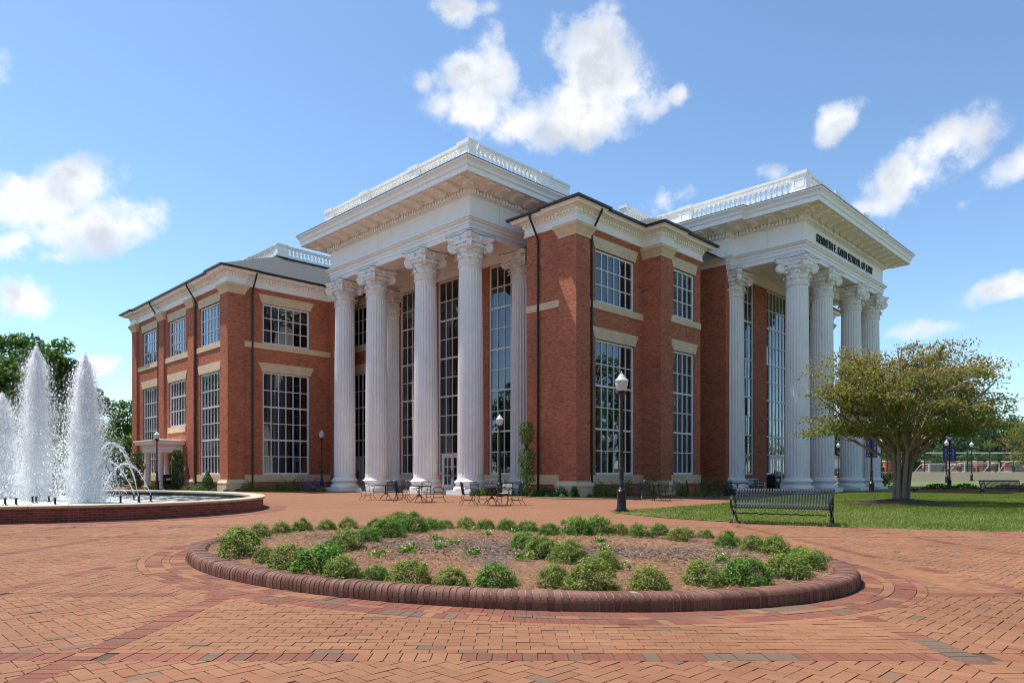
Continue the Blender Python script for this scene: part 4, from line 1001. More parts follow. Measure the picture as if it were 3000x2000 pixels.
out = [n for n in t.t.nodes if n.bl_idname == 'ShaderNodeOutputMaterial'][0]; t.set(out, 0, mx2.outputs[0])
def drops(P, S, D_=None):      # elongated little tetrahedra
    N = len(P); base = rng.normal(size=(N, 4, 3)); base /= np.linalg.norm(base, axis=2, keepdims=True); V = P[:, None, :] + base * S[:, None, None]
    if D_ is not None:
        al_ = (base * D_[:, None, :]).sum(2, keepdims=True); V += D_[:, None, :] * al_ * S[:, None, None] * 1.6
    i = np.arange(N)[:, None] * 4; Fq = np.concatenate([i + [0, 1, 2], i + [0, 1, 3], i + [0, 2, 3], i + [1, 2, 3]]); return V.reshape(-1, 3), Fq
for ji, (jx, jy, jh) in enumerate(JETS):
    h = jh - .2; r0 = 1.16; N = 120000
    s = rng.beta(1.2, 1.25, N); z = s * h; prof = lambda q: r0 * (.20 + .80 * (1 - q) ** .85) * np.clip((1.04 - q) * 7, 0, 1)
    an = rng.random(N) * 6.283; strand = 1 + .22 * np.sin(an * 5 + z * 1.3 + ji) * np.sin(an * 3 - z * 2.1 + 2 * ji) + .10 * np.sin(z * 6.1 + an * 2)
    rr = prof(s) * np.abs(rng.normal(0, .52, N)) * strand; stray = rng.random(N) < .05; rr = np.where(stray, rr * 1.6 + .05, rr)
    P = np.stack([rr * np.cos(an), rr * np.sin(an), z + rng.normal(0, .10, N)], 1); P[:, 2] = np.clip(P[:, 2], 0, h + .45); S = rng.gamma(1.6, .0055, N) + .006
    bs = rng.normal(size=(N, 3, 3)); bs /= np.linalg.norm(bs, axis=2, keepdims=True); bs[:, :, 2] *= 2.2; V = (P[:, None, :] + bs * S[:, None, None]).reshape(-1, 3); Fq = np.arange(N * 3).reshape(-1, 3)
    jm = mesh_np('water_jet', V, Fq, 'spray', fount); jm.location = (jx - FC.x, jy - FC.y, .21)
    c = MB(); vs = []; nr, na = 30, 28
    for i in range(nr + 1):
        q = i / nr
        for k in range(na):
            a_ = 2 * math.pi * k / na; r_ = float(prof(np.array(q))) * .45 * (1 + .16 * math.sin(3 * a_ + q * 17 + ji) + .13 * math.sin(7 * a_ - q * 31) + .1 * math.sin(11 * a_ + q * 47)) + .015
            vs.append((r_ * math.cos(a_), r_ * math.sin(a_), q * h * .98))
    c.add(vs, [(i * na + k, i * na + (k + 1) % na, (i + 1) * na + (k + 1) % na, (i + 1) * na + k) for i in range(nr) for k in range(na)]); c.build('plume', 'plume', jm, smooth=True, uv=False)
    c = MB(); c.lathe([(.10, -.02), (.20, .3), (.17, 1.3), (.11, 2.4), (.05, 3.0)], 12, cap=False); c.build('water_column', 'plume', jm, smooth=True, uv=False)
nz = MB(); nz.lathe([(.09, 0), (.09, .02), (.035, .05), (.03, .2), (.045, .21), (.045, .25), (.02, .27)], 8); nzo = nz.build('nozzle', 'black_metal', fount, uv=False)
AR = [((-13.35, 24.9), (-15.2, 25.3), 2.15), ((-13.95, 24.8), (-15.4, 25.4), 1.55), ((-14.6, 27.2), (-16.2, 26.2), 2.3), ((-15.0, 27.6), (-16.6, 26.7), 1.6), ((-13.6, 26.2), (-15.3, 25.7), 1.5),
      ((-17.6, 29.6), (-17.9, 28.2), 1.7)]
first = True
for (a, b, ht) in AR:
    o = nzo if first else inst(nzo, 'nozzle', fount, (0, 0, 0)); first = False; o.location = (a[0] - FC.x, a[1] - FC.y, .2)
    N = 26; pts = []
    for i in range(N):
        s = i / (N - 1); pts.append((a[0] - FC.x + (b[0] - a[0]) * s, a[1] - FC.y + (b[1] - a[1]) * s, .46 + (ht - .2) * 4 * s * (1 - s) * (1.0) - .26 * s))
    q = MB(); q.tube([(x + rnd.gauss(0, .008), y + rnd.gauss(0, .008), z) for x, y, z in pts], [.013 + .014 * (i / N) for i in range(N)], 5); wo = q.build('water_arc', 'spray', fount, smooth=True, uv=False)
    Pn = np.array(pts)[rng.integers(4, N, 500)] + rng.normal(0, .035, (500, 3)) * np.linspace(.5, 1.6, 500)[:, None]; V, Fq = drops(Pn, rng.gamma(2, .006, 500) + .006); mesh_np('droplets', V, Fq, 'spray', wo)['kind'] = 'stuff'
for (x, y) in ((75, 1460), (200, 1478), (283, 1480), (335, 1476), (485, 1480), (178, 1482)):
    gx, gy = px(x * .389 if x > 400 else x * .389, 950 + (y - 950) if False else 1472, .25); inst(nzo, 'nozzle', fount, (gx - FC.x + rnd.uniform(-.4, .4), gy - FC.y + rnd.uniform(-1.2, 1.2), .2))
# ================================================================== planter
planter = empty('oval_planter', (PC.x, PC.y, 0)); tag(planter, 'oval planting bed edged with rounded dark brick kerb in front of the building', 'planter')
pr = [(-.27, 0), (-.27, .132), (-.25, .15), (-.10, .157), (-.05, .149), (-.018, .127), (-.004, .09), (0, .05), (0, 0)]
core = MB(); core.sweep([tuple(ell(2 * math.pi * i / 200)) for i in range(200)], [(o - .006 if o > -.2 else o + .006, z - .005) for o, z in pr], closed=True, sign=1); o = core.build('kerb_mortar', 'mortar', planter, origin=(PC.x, PC.y, 0)); o.location = (0, 0, 0)
n_ = 416; tt, per = arc_params(n_, 0); dt = np.append(tt[1:], 2 * math.pi) - tt; krest = MB()
def kvis(k):
    p_, d_, n2 = ell_frame(tt[k]); return p_.length + (6 if -(p_.x * n2.x + p_.y * n2.y) < 0 else 0)
near_ = set(sorted(range(n_), key=kvis)[:300])
for k in range(n_):
    m = MB() if k in near_ else krest; K = len(pr); m.tv = rnd.random(); dz = rnd.gauss(0, .0022); do_ = rnd.gauss(0, .0022); g_ = rnd.uniform(.06, .10)
    rows = [[ell(tt[k] + dt[k] * s, off + do_) for off, z in pr] for s in (g_, 1 - g_)]
    m.add([(q.x, q.y, max(0, pr[j][1] + (dz if pr[j][1] > 0 else 0))) for r_ in rows for j, q in enumerate(r_)], [tuple(range(K)), tuple(2 * K - 1 - j for j in range(K))] + [(j, (j + 1) % K, K + (j + 1) % K, K + j) for j in range(K)])
    if k not in near_: continue
    c = ell(tt[k]); o = m.build('kerb_brick', 'kerb_brick', planter, origin=(c.x, c.y, 0), uv=False); auto_smooth(o, 50); o.location = (c.x - PC.x, c.y - PC.y, 0)
o = krest.build('kerb_bricks_beyond', 'kerb_brick', planter, origin=(PC.x, PC.y, 0), uv=False); o.location = (0, 0, 0); o['kind'] = 'stuff'
def soil_z(p): 
    q = in_ell(p, -.27); return .085 + .11 * max(0, 1 - q) ** .8 + .02 * math.sin(p.x * 2.1) * math.cos(p.y * 1.7)
m, t, p = new_mat('straw_soil'); v = t.n('ShaderNodeTexCoord').outputs['Object']
c = t.ramp(t.noise(v, 26, 6, .7), [(.3, (.12, .058, .03)), (.5, (.28, .14, .068)), (.7, (.42, .24, .13))]); c2 = t.ramp(t.noise(v, 40, 6, .7), [(.35, (.055, .045, .04)), (.7, (.22, .17, .14))])
t.set(p, 'Base Color', t.mix(t.math('MULTIPLY', t.math('SUBTRACT', t.noise(v, .42, 3, .5), .52), 9, clamp=True), c, c2)); t.set(p, 'Roughness', .95)
t.set(p, 'Normal', t.n('ShaderNodeBump', inp={'Strength': 1, 'Distance': .03, 'Height': t.noise(v, 45, 5, .7)}).outputs[0])
m = MB(); rg = [1, .93, .8, .65, .5, .35, .2, .08]; N = 64; vs = []
for s in rg:
    for i in range(N):
        q = PC + (ell(2 * math.pi * i / N, -.265) - PC) * s; vs.append((q.x - PC.x, q.y - PC.y, soil_z(q)))
m.add(vs, [(i * N + k, i * N + (k + 1) % N, (i + 1) * N + (k + 1) % N, (i + 1) * N + k) for i in range(len(rg) - 1) for k in range(N)] + [tuple((len(rg) - 1) * N + k for k in range(N))]); m.build('soil', 'straw_soil', planter, smooth=True, uv=False)
mat('straw', (1, 1, 1), .9, .1, 5, tint=[(0, (.16, .075, .035)), (.5, (.33, .17, .08)), (1, (.48, .30, .16))])
N = 40000; V = []; tn = []
pts = []
while len(pts) < N:
    q = PC + Vector((rnd.uniform(-5.2, 5.2), rnd.uniform(-5.2, 5.2)))
    if in_ell(q, -.28) < 1:
        dens = math.sin(q.x * 1.3 + 1) * math.cos(q.y * 1.1)
        if rnd.random() < .65 + .35 * dens: pts.append(q)
for q in pts:
    a = rnd.uniform(0, 6.283); l = rnd.uniform(.05, .13); z = soil_z(q) + rnd.uniform(.002, .034); d = Vector((math.cos(a), math.sin(a))) * l / 2; n = Vector((-d.y, d.x)).normalized() * .0032; dz = rnd.uniform(-.02, .02)
    V += [(q.x - d.x - n.x, q.y - d.y - n.y, z - dz), (q.x - d.x + n.x, q.y - d.y + n.y, z - dz + .002), (q.x + d.x, q.y + d.y, z + dz)]; tn.append(rnd.random())
V = np.array(V) - [PC.x, PC.y, 0]; o = mesh_np('pine_straw', V, np.arange(len(V)).reshape(-1, 3), 'straw', planter, tn); o['kind'] = 'stuff'
# bark chips in the middle of the bed
mat('bark', (1, 1, 1), .95, .3, 9, tint=[(0, (.05, .035, .028)), (.6, (.14, .10, .08)), (1, (.27, .20, .16))])
cb = MB()
for (cx, cy, sx, sy, nn_) in ((-.75, 10.3, 1.7, 1.3, 3200), (2.0, 9.4, 1.3, .8, 1500), (-2.6, 12.2, .9, .6, 600)):
    for _ in range(nn_):
        q = Vector((cx + rnd.gauss(0, sx * .5), cy + rnd.gauss(0, sy * .5)))
        if in_ell(q, -.4) > 1: continue
        a = rnd.uniform(0, 6.283); l, w = rnd.uniform(.012, .035), rnd.uniform(.008, .018); z = soil_z(q) + rnd.uniform(.004, .018); d = Vector((math.cos(a), math.sin(a))); n = Vector((-d.y, d.x)); cb.tv = rnd.random(); e = rnd.uniform(-.008, .008)
        P_ = [q + d * l + n * w, q - d * l + n * w, q - d * l - n * w, q + d * l - n * w]
        cb.add([(r_.x - PC.x, r_.y - PC.y, z + (e if i in (0, 3) else -e)) for i, r_ in enumerate(P_)] + [(q.x - PC.x, q.y - PC.y, z + .012)], [(0, 1, 4), (1, 2, 4), (2, 3, 4), (3, 0, 4)])
o = cb.build('bark_chips', 'bark', planter, uv=False); o['kind'] = 'stuff'

# ================================================================== street furniture
# globe: milky prismatic glass
m, t, p = new_mat('globe'); t.set(p, 'Base Color', (.80, .81, .80, 1)); t.set(p, 'Roughness', .18); t.set(p, 'Transmission Weight', .25); t.set(p, 'IOR', 1.45)
v = t.n('ShaderNodeTexCoord').outputs['Object']; t.set(p, 'Normal', t.n('ShaderNodeBump', inp={'Strength': .3, 'Distance': .01, 'Height': t.noise(v, 9, 2, .5)}).outputs[0])
def make_lamp():
    r = empty('lamp_post')
    m = MB(); m.box(-.20, .20, -.20, .20, 0, .09); m.lathe([(.17, .09), (.165, .16), (.15, .2), (.145, .62), (.16, .66), (.16, .70), (.125, .74), (.10, .8), (.085, .82), (.085, .86), (.10, .88), (.10, .92), (.075, .96), (.07, 1.35), (.085, 1.38), (.085, 1.42), (.058, 1.46)], 16); auto_smooth(m.build('base', 'black_metal', r, uv=False), 35)
    m = MB(); m.lathe([(.056, 1.44), (.046, 3.70), (.06, 3.72), (.06, 3.78), (.045, 3.8)], 12); auto_smooth(m.build('pole', 'black_metal', r, uv=False), 35)
    m = MB(); m.lathe([(.05, 3.78), (.13, 3.84), (.145, 3.88), (.145, 3.93), (.12, 3.95)], 16); auto_smooth(m.build('fitter', 'black_metal', r, uv=False), 35)
    m = MB(); m.lathe([(.12, 3.94), (.165, 4.02), (.195, 4.12), (.21, 4.22), (.212, 4.27)], 24, cap=False); auto_smooth(m.build('globe', 'globe', r, uv=False), 60)
    m = MB(); m.lathe([(.225, 4.262), (.23, 4.28), (.2, 4.31), (.14, 4.37), (.10, 4.43), (.085, 4.46), (.05, 4.49), (.02, 4.52), (.028, 4.545), (.018, 4.575), (0, 4.60)], 24); auto_smooth(m.build('cap', 'globe', r, uv=False), 60)
    return r
lamp0 = make_lamp(); lcm = reg_children(lamp0)
LAMPS = [((3.57, 22.67), 'black lamp post with white acorn globe standing at the tip of the lawn'), ((-.68, 38.6), 'black lamp post standing in front of the left portico beside its corner column'),
         ((-14.3, 52.3), 'black lamp post against the brick wall beside the purple bicycle'), ((-27.3, 53.5), 'black lamp post in front of the small white side porch'),
         ((21.6, 41.8), 'black lamp post with purple banners half hidden behind the spreading tree'), ((35.2, 56), 'black lamp post with two purple banners beyond the lawn on the right'),
         ((45.6, 73), 'black lamp post partly hidden directly behind the right banner lamp post'), ((53.5, 81), 'black lamp post with bright globe on the dry grass bank right of the banners'),
         ((42.2, 90), 'small distant lamp post seen between two columns of the right portico')]
lamp_obs = []
for i, ((x, y), lb) in enumerate(LAMPS):
    o = lamp0 if i == 0 else copy_tree(lamp0, cmap=lcm); o.location = (x, y, max(0, terrain_z(x, y))); tag(o, lb, 'lamp post', 'black lamp posts around the plaza'); lamp_obs.append(o)
mat('banner', (.085, .05, .18), .8, .2, 3); mat('banner_print', (.40, .36, .52), .8, .2, 3)
for li, ang in ((4, .5), (5, .1)):
    L_ = lamp_obs[li]
    for s in (-1, 1):
        b = MB(); b.box(s * .09, s * .55, -.006, .006, 2.25, 3.45); ob = b.build('banner', 'banner', L_, uv=False); ob.rotation_euler = (0, 0, ang)
        b = MB(); b.tube([(s * .03, 0, 3.47), (s * .58, 0, 3.47)], .012, 6); b.tube([(s * .03, 0, 2.23), (s * .58, 0, 2.23)], .012, 6); q = b.build('arm', 'black_metal', ob, uv=False)
        b = MB()
        for k, (zz_, hh, ww) in enumerate(((3.0, .22, .05), (2.72, .18, .07), (2.5, .14, .04), (2.35, .04, .14))): b.box(s * .32 - ww, s * .32 + ww, -.009, .009, zz_, zz_ + hh)
        b.build('print', 'banner_print', ob, uv=False)
# ---- black slatted benches
def make_bench(n=34, L=2.32):
    r = empty('park_bench'); sp = L / n
    m = MB(); pth = [(0, .345, .80), (0, .365, .835), (0, .345, .865), (0, .31, .85), (0, .27, .76), (0, .17, .52), (0, .13, .455), (0, .06, .43), (0, -.10, .425), (0, -.25, .445), (0, -.315, .44), (0, -.34, .41), (0, -.325, .375)]
    m.strip(pth, .040, .009, (1, 0, 0)); s0 = m.build('slat', 'bench_metal', r, uv=False); auto_smooth(s0, 60)
    for i in range(n):
        o = s0 if i == 0 else inst(s0, 'slat', r, (0, 0, 0)); o.location = (-L / 2 + sp * (i + .5), 0, 0)
    m = MB()
    for (y, z) in ((.318, .80), (.11, .415), (-.29, .41)): m.tube([(-L / 2, y, z), (L / 2, y, z)], .017, 8)
    m.build('rail', 'bench_metal', r, uv=False)
    m = MB(); N = 40; m.tube([(-L / 2 + L * i / N, -.02 + .012 * math.cos(i * 1.5), .235 + .012 * math.sin(i * 1.5)) for i in range(N + 1)], .016, 6); m.build('stretcher', 'bench_metal', r, uv=False)
    def curve(pts, n=6):
        P_ = [Vector(q) for q in pts]; P_ = [P_[0]] + P_ + [P_[-1]]; out = []
        for i in range(1, len(P_) - 2):
            for k in range(n):
                t_ = k / n; out.append(.5 * (2 * P_[i] + (P_[i + 1] - P_[i - 1]) * t_ + (2 * P_[i - 1] - 5 * P_[i] + 4 * P_[i + 1] - P_[i + 2]) * t_ ** 2 + (-P_[i - 1] + 3 * P_[i] - 3 * P_[i + 1] + P_[i + 2]) * t_ ** 3))
        return out + [P_[-1]]
    for s in (-1, 1):
        x = s * (L / 2 - .01); m = MB()
        m.strip(curve([(x, -.33, 0), (x, -.27, .10), (x, -.15, .20), (x, -.02, .245), (x, .13, .19), (x, .24, .09), (x, .29, 0)]), .05, .035, (1, 0, 0))
        m.strip(curve([(x, -.02, .26), (x, -.20, .32), (x, -.33, .41), (x, -.365, .50), (x, -.33, .62), (x, -.22, .68), (x, -.10, .66), (x, 0, .58), (x, .12, .50)]), .05, .03, (1, 0, 0))
        m.strip(curve([(x, -.02, .25), (x, .09, .31), (x, .14, .42), (x, .24, .66), (x, .33, .86)]), .05, .035, (1, 0, 0))
        for y in (-.335, .295): m.box(x - .04, x + .04, y - .045, y + .045, 0, .018)
        auto_smooth(m.build('end_frame', 'bench_metal', r, uv=False), 50)
    return r
bench = make_bench(); bench.location = (6.72, 17.35, lawn_z(6.7, 17.4)); bench.rotation_euler = (0, 0, R(-31)); tag(bench, 'black slatted metal bench at the edge of the lawn facing the planter', 'bench', 'black slatted benches')
b2 = copy_tree(bench, (30.2, 42.9, .0), R(-6), 'black slatted metal bench on the far walk at the right edge')
# ---- wrought iron tables and chairs
def make_table():
    r = empty('patio_table'); m = MB(); m.lathe([(.545, .70), (.56, .705), (.56, .725), (.545, .73), (0.0, .73)], 24, cap=False); m.lathe([(.0, .718), (.545, .718)], 24, cap=False); m.build('table_top', 'black_metal', r, uv=False)
    m = MB(); m.tube([(0, 0, .25), (0, 0, .72)], .03, 8); m.build('post', 'black_metal', r, uv=False)
    for k in range(4):
        a = k * math.pi / 2 + .4; c, s = math.cos(a), math.sin(a); m = MB(); m.tube([(c * q, s * q, z) for q, z in ((.03, .34), (.1, .27), (.22, .19), (.32, .09), (.38, .02), (.40, .0))], .014, 6); m.tube([(c * q, s * q, z) for q, z in ((.03, .60), (.12, .64), (.25, .70))], .01, 5); m.build('leg', 'black_metal', r, uv=False)
    return r
def make_chair():
    r = empty('patio_chair')
    m = MB(); W_, = (.24,)
    m.tube([(-W_, -.22, .44), (W_, -.22, .44), (W_, .2, .42), (-W_, .2, .42), (-W_, -.22, .44)], .012, 6)
    for i in range(11): x = -W_ + 2 * W_ * (i + .5) / 11; m.tube([(x, -.22, .44), (x, .2, .42)], .0075, 4)
    for i in range(8): y = -.22 + .42 * i / 8; m.tube([(-W_, y, .438), (W_, y, .438)], .0065, 4)
    m.build('seat', 'black_metal', r, uv=False)
    m = MB(); m.tube([(-W_, .2, .42), (-W_, .27, .88), (-.12, .285, .925), (-.05, .285, .90), (0, .285, .935), (.05, .285, .90), (.12, .285, .925), (W_, .27, .88), (W_, .2, .42)], .012, 6)
    for i in range(13): x = -W_ + 2 * W_ * (i + .5) / 13; m.tube([(x, .2, .42), (x, .275, .89)], .0075, 4)
    for i in range(9): z = .44 + .44 * i / 9; m.tube([(-W_, .205 + .07 * i / 9, z), (W_, .205 + .07 * i / 9, z)], .0065, 4)
    m.build('backrest', 'black_metal', r, uv=False)
    for s in (-1, 1):
        m = MB(); m.tube([(s * W_, .22, .62), (s * .28, .05, .67), (s * .28, -.15, .66), (s * .28, -.24, .60), (s * .26, -.2, .5), (s * W_, -.15, .44)], .012, 6); m.build('armrest', 'black_metal', r, uv=False)
        for f_ in (-1, 1):
            m = MB(); m.tube([(s * .2, f_ * .18, .43), (s * .24, f_ * .24, .32), (s * .22, f_ * .2, .2), (s * .26, f_ * .28, .08), (s * .27, f_ * .34, .0)], .012, 6); m.build('leg', 'black_metal', r, uv=False)
        m = MB(); m.tube([(s * .22, -.2, .2), (s * .22, .2, .2)], .009, 5); m.build('stretcher', 'black_metal', r, uv=False)
    return r
tab0 = make_table(); tcm = reg_children(tab0); ch0 = make_chair(); ccm = reg_children(ch0)
def g2(x, y): return px(x, y)
TABLES = [(1129.6, 1463, 'round black wire table farthest left before the left portico'), (1227.8, 1470, 'round black wire table second from the left before the portico columns'),
          (1441, 1479, 'round black wire table beside the lamp post at the portico corner'), (1915, 1464, 'round black wire table before the brick bay right of the near lamp post'),
          (2078, 1457, 'round black wire table before the brick wall nearer the right portico'), (2160, 1451, 'round black wire table farthest right close to the white bench')]
for i, (x, y, lb) in enumerate(TABLES):
    o = tab0 if i == 0 else copy_tree(tab0, cmap=tcm); gx, gy = g2(x, y); o.location = (gx, gy, 0); o.rotation_euler = (0, 0, rnd.uniform(0, 1)); tag(o, lb, 'table', 'wire patio tables on the plaza')
ord_ = ['leftmost', 'second', 'third', 'fourth', 'fifth', 'rightmost']
CHAIRS = [(0, -.85, -.1, 'on the left side of'), (0, .15, .95, 'behind'), (0, .75, .55, 'at the right back of'),
          (1, -.75, -.15, 'on the left side of'), (1, .85, .15, 'on the right side of'), (1, .1, .9, 'behind'),
          (2, -.95, .0, 'on the left side of'), (2, -.55, .75, 'at the left back of'), (2, .95, .15, 'on the right side of'), (2, .5, .8, 'at the right back of'),
          (3, -.95, .1, 'on the left side of'), (3, .9, .1, 'on the right side of'), (3, .2, -.9, 'in front of'), (3, -.2, .95, 'behind'),
          (4, -.9, .1, 'on the left side of'), (4, .9, .2, 'on the right side of'), (4, .1, -.9, 'in front of'), (5, -.9, 0, 'on the left side of'), (5, .9, .2, 'on the right side of')]
for i, (ti, dx, dy, wh) in enumerate(CHAIRS):
    o = ch0 if i == 0 else copy_tree(ch0, cmap=ccm); gx, gy = g2(TABLES[ti][0], TABLES[ti][1]); o.location = (gx + dx, gy + dy, 0)
    o.rotation_euler = (0, 0, math.atan2(dy, dx) - R(90) + rnd.uniform(-.35, .35)); tag(o, 'black wire chair %s the %s of the six round patio tables' % (wh, ord_[ti]), 'chair', 'wire patio chairs on the plaza')
# ---- white lattice benches
def make_wbench():
    r = empty('garden_bench'); L = 1.75
    m = MB()
    for i in range(5): m.box(-L / 2, L / 2, -.26 + i * .1, -.175 + i * .1, .42, .445)
    m.build('seat', 'white_paint', r, uv=False)
    m = MB(); m.box(-L / 2, L / 2, .24, .29, .86, .93); m.box(-L / 2, L / 2, .24, .28, .48, .53)
    for k in range(6):
        x0, x1 = -L / 2 + L * k / 6, -L / 2 + L * (k + 1) / 6
        m.strip([(x0, .26, .53), ((x0 + x1) / 2, .26, .66 + .06 * (k % 2)), (x1, .26, .86)], .03, .03, (0, 1, 0)); m.strip([(x0, .26, .86), ((x0 + x1) / 2, .26, .73 - .06 * (k % 2)), (x1, .26, .53)], .03, .03, (0, 1, 0))
    m.build('backrest', 'white_paint', r, uv=False)
    for s in (-1, 1):
        m = MB(); x = s * (L / 2 - .03); m.box(x - .03, x + .03, -.28, -.22, 0, .66); m.build('leg', 'white_paint', r, uv=False); m = MB(); m.box(x - .03, x + .03, .235, .295, 0, .93); m.build('leg', 'white_paint', r, uv=False)
        m = MB(); m.box(x - .04, x + .04, -.32, .24, .66, .69); m.build('armrest', 'white_paint', r, uv=False)
    return r
wb = make_wbench(); wcm = reg_children(wb)
for i, (u, v, rz, lb) in enumerate(((31.35, 42.8, PHI - R(90), 'white lattice bench under the far left window of the left portico'), (31.35, 33.0, PHI - R(90), 'white lattice bench behind the corner column of the left portico'), (47.3, 22.55, PHI, 'white lattice bench on the right portico beside the rubbish bin'))):
    o = wb if i == 0 else copy_tree(wb, cmap=wcm); o.location = (*W(u, v), 0); o.rotation_euler = (0, 0, rz); tag(o, lb, 'bench', 'white lattice benches')
mat('bin', (.012, .013, .012), .35, .2, 3)
for (u, v, lb) in ((49.35, 22.2, 'black rubbish bin beside the glass door of the right portico'), (20.1, 58.9, 'black rubbish bin under the small white side porch')):
    r = empty('rubbish_bin', (*W(u, v), 0), PHI); m = MB(); m.box(-.42, .42, -.32, .32, .03, 1.0); m.build('body', 'bin', r, uv=False); m = MB(); m.taper(-.43, .43, -.33, .33, 1.0, 1.06, .03); m.taper(-.4, .4, -.3, .3, 1.06, 1.2, -.08); m.build('lid', 'bin', r, uv=False)
    m = MB(); m.box(-.22, .22, -.334, -.325, .72, .92); m.build('plate', 'white_paint', r, uv=False); tag(r, lb, 'bin')
# ---- purple bicycle
mat('purple', (.16, .07, .33), .35, .1, 4); mat('rubber', (.12, .06, .22), .6, .1, 4)
bk = empty('bicycle', (*px(917, 1438.5), 0), R(8)); tag(bk, 'purple painted bicycle standing on the grass by the left column', 'bicycle')
for s in (-1, 1):
    m = MB(); m.tube([(s * .53 + .345 * math.cos(a), 0, .36 + .345 * math.sin(a)) for a in [2 * math.pi * i / 32 for i in range(33)]], .024, 6); w_ = m.build('wheel', 'purple', bk, uv=False)
    m = MB()
    for k in range(10): a = k * math.pi / 5; m.tube([(s * .53, 0, .36), (s * .53 + .34 * math.cos(a), 0, .36 + .34 * math.sin(a))], .004, 4)
    m.tube([(s * .53, -.05, .36), (s * .53, .05, .36)], .03, 8); m.build('spokes', 'purple', w_, uv=False)
m = MB()
for a, b in (((-.53, 0, .36), (-.36, 0, .82)), ((-.38, 0, .78), (.2, 0, .80)), ((-.42, 0, .66), (.05, 0, .32)), ((.05, 0, .32), (.22, 0, .86)), ((.05, 0, .32), (.53, 0, .36)), ((.53, 0, .36), (.2, 0, .78))): m.tube([a, b], .021, 8)
m.build('frame', 'purple', bk, uv=False)
m = MB(); m.tube([(-.36, 0, .82), (-.35, 0, .98), (-.44, -.02, 1.0)], .016, 6); m.tube([(-.2, -.26, 1.0), (-.33, -.16, 1.02), (-.36, 0, .98), (-.33, .16, 1.02), (-.2, .26, 1.0)], .015, 6); m.build('handlebar', 'purple', bk, uv=False)
m = MB(); m.taper(.1, .36, -.07, .07, .88, .94, .02); m.build('saddle', 'purple', bk, uv=False)
m = MB(); m.lathe([(.09, -.01), (.09, .01)], 12); cr = m.build('crank', 'purple', bk, uv=False); cr.rotation_euler = (R(90), 0, 0); cr.location = (.05, 0, .32)
# ---- spotlight at the pedestal
sp = empty('floodlight', (*px(1713, 1452), 0), .6); tag(sp, 'small black floodlight box at the foot of the corner pilaster', 'floodlight')
m = MB(); m.box(-.17, .17, -.11, .11, .14, .42); q = m.build('housing', 'black_metal', sp, uv=False); q.rotation_euler = (R(-20), 0, 0); m = MB(); m.box(-.03, .03, -.03, .03, 0, .18); m.build('stake', 'black_metal', sp, uv=False)
# ================================================================== beyond the lawn, right
struct(sheet('walk', [(18, 42.0), (43, 42.0), (43, 48.6), (20, 48.6)], .006, 'paving'))
kb = MB(); kb.box(28.4, 46, 48.7, 49.0, 0, .17); ko = kb.build('brick_kerb', 'brick'); tag(ko, 'low brick kerb along the far planting strip beyond the lawn', 'kerb')
fp = MB(); pts = [(33.5, 51), (41, 51), (46, 60), (52, 70), (49, 70), (42.5, 60)]; fp.add([(x, y, terrain_z(x, y) + .06) for x, y in pts], [tuple(range(6))]); struct(fp.build('footpath', 'paving'))
fe = empty('ball_fence', (75, 112, terrain_z(75, 112))); tag(fe, 'tall black netting fence posts along the playing field', 'fence')
pxs = [2600, 2655, 2709, 2771, 2834, 2900, 2970, 3040]
for x in pxs:
    X = (x - 1500) / F * 112; m = MB(); m.tube([(X - 75, 0, 0), (X - 75, 0, 6.05)], .1, 8); m.build('post', 'black_metal', fe, uv=False)
xa, xb = (pxs[0] - 1500) / F * 112 - 75, (pxs[-1] - 1500) / F * 112 - 75
m = MB(); m.tube([(xa, 0, 6.0), (xb, 0, 6.0)], .035, 6); m.build('top_cable', 'black_metal', fe, uv=False); m = MB(); m.tube([(xa, .1, 3.05), (xb, .1, 3.05)], .09, 6); m.build('white_rail', 'white_paint', fe, uv=False)
m = MB()
for i in range(90): x = xa + (xb - xa) * i / 89; m.tube([(x, .02, .1), (x, .02, 6.0)], .006, 3, cap=False)
for k in range(12): m.tube([(xa, .02, .2 + k * .5), (xb, .02, .2 + k * .5)], .006, 3, cap=False)
o = m.build('net', 'black_metal', fe, uv=False); o['kind'] = 'stuff'
def goal(x0, x1, y0, Y, lb, lean=.8):
    X0, X1 = (x0 - 1500) / F * Y, (x1 - 1500) / F * Y; zb = terrain_z(X0, Y); h = (1387.6 - y0) / F * Y + CAM_H - zb; w = X1 - X0; r = empty('soccer_goal', ((X0 + X1) / 2, Y, zb)); tag(r, lb, 'goal', 'white soccer goals on the field')
    for s in (-1, 1):
        m = MB(); m.tube([(s * w / 2, 0, 0), (s * w / 2, 0, h)], .075, 6); m.build('post', 'white_paint', r, uv=False); m = MB(); m.tube([(s * w / 2, 0, h), (s * w / 2 - .9, lean, h * .9), (s * w / 2 - 1.3, lean * 2.4, 0)], .05, 6); m.tube([(s * w / 2, 0, .04), (s * w / 2 - 1.3, lean * 2.4, .04)], .05, 6); m.build('side_frame', 'white_paint', r, uv=False)
    m = MB(); m.tube([(-w / 2, 0, h), (w / 2, 0, h)], .075, 6); m.build('crossbar', 'white_paint', r, uv=False); m = MB()
    for i in range(26): x = -w / 2 + w * i / 25; m.tube([(x, .05, h), (x - 1.3, lean * 2.4, .02)], .005, 3, cap=False)
    for k in range(8): s_ = k / 8; m.tube([(-w / 2 - 1.3 * s_, lean * 2.4 * s_, h * (1 - s_)), (w / 2 - 1.3 * s_, lean * 2.4 * s_, h * (1 - s_))], .005, 3, cap=False)
    o = m.build('net', 'white_paint', r, uv=False); o['kind'] = 'stuff'
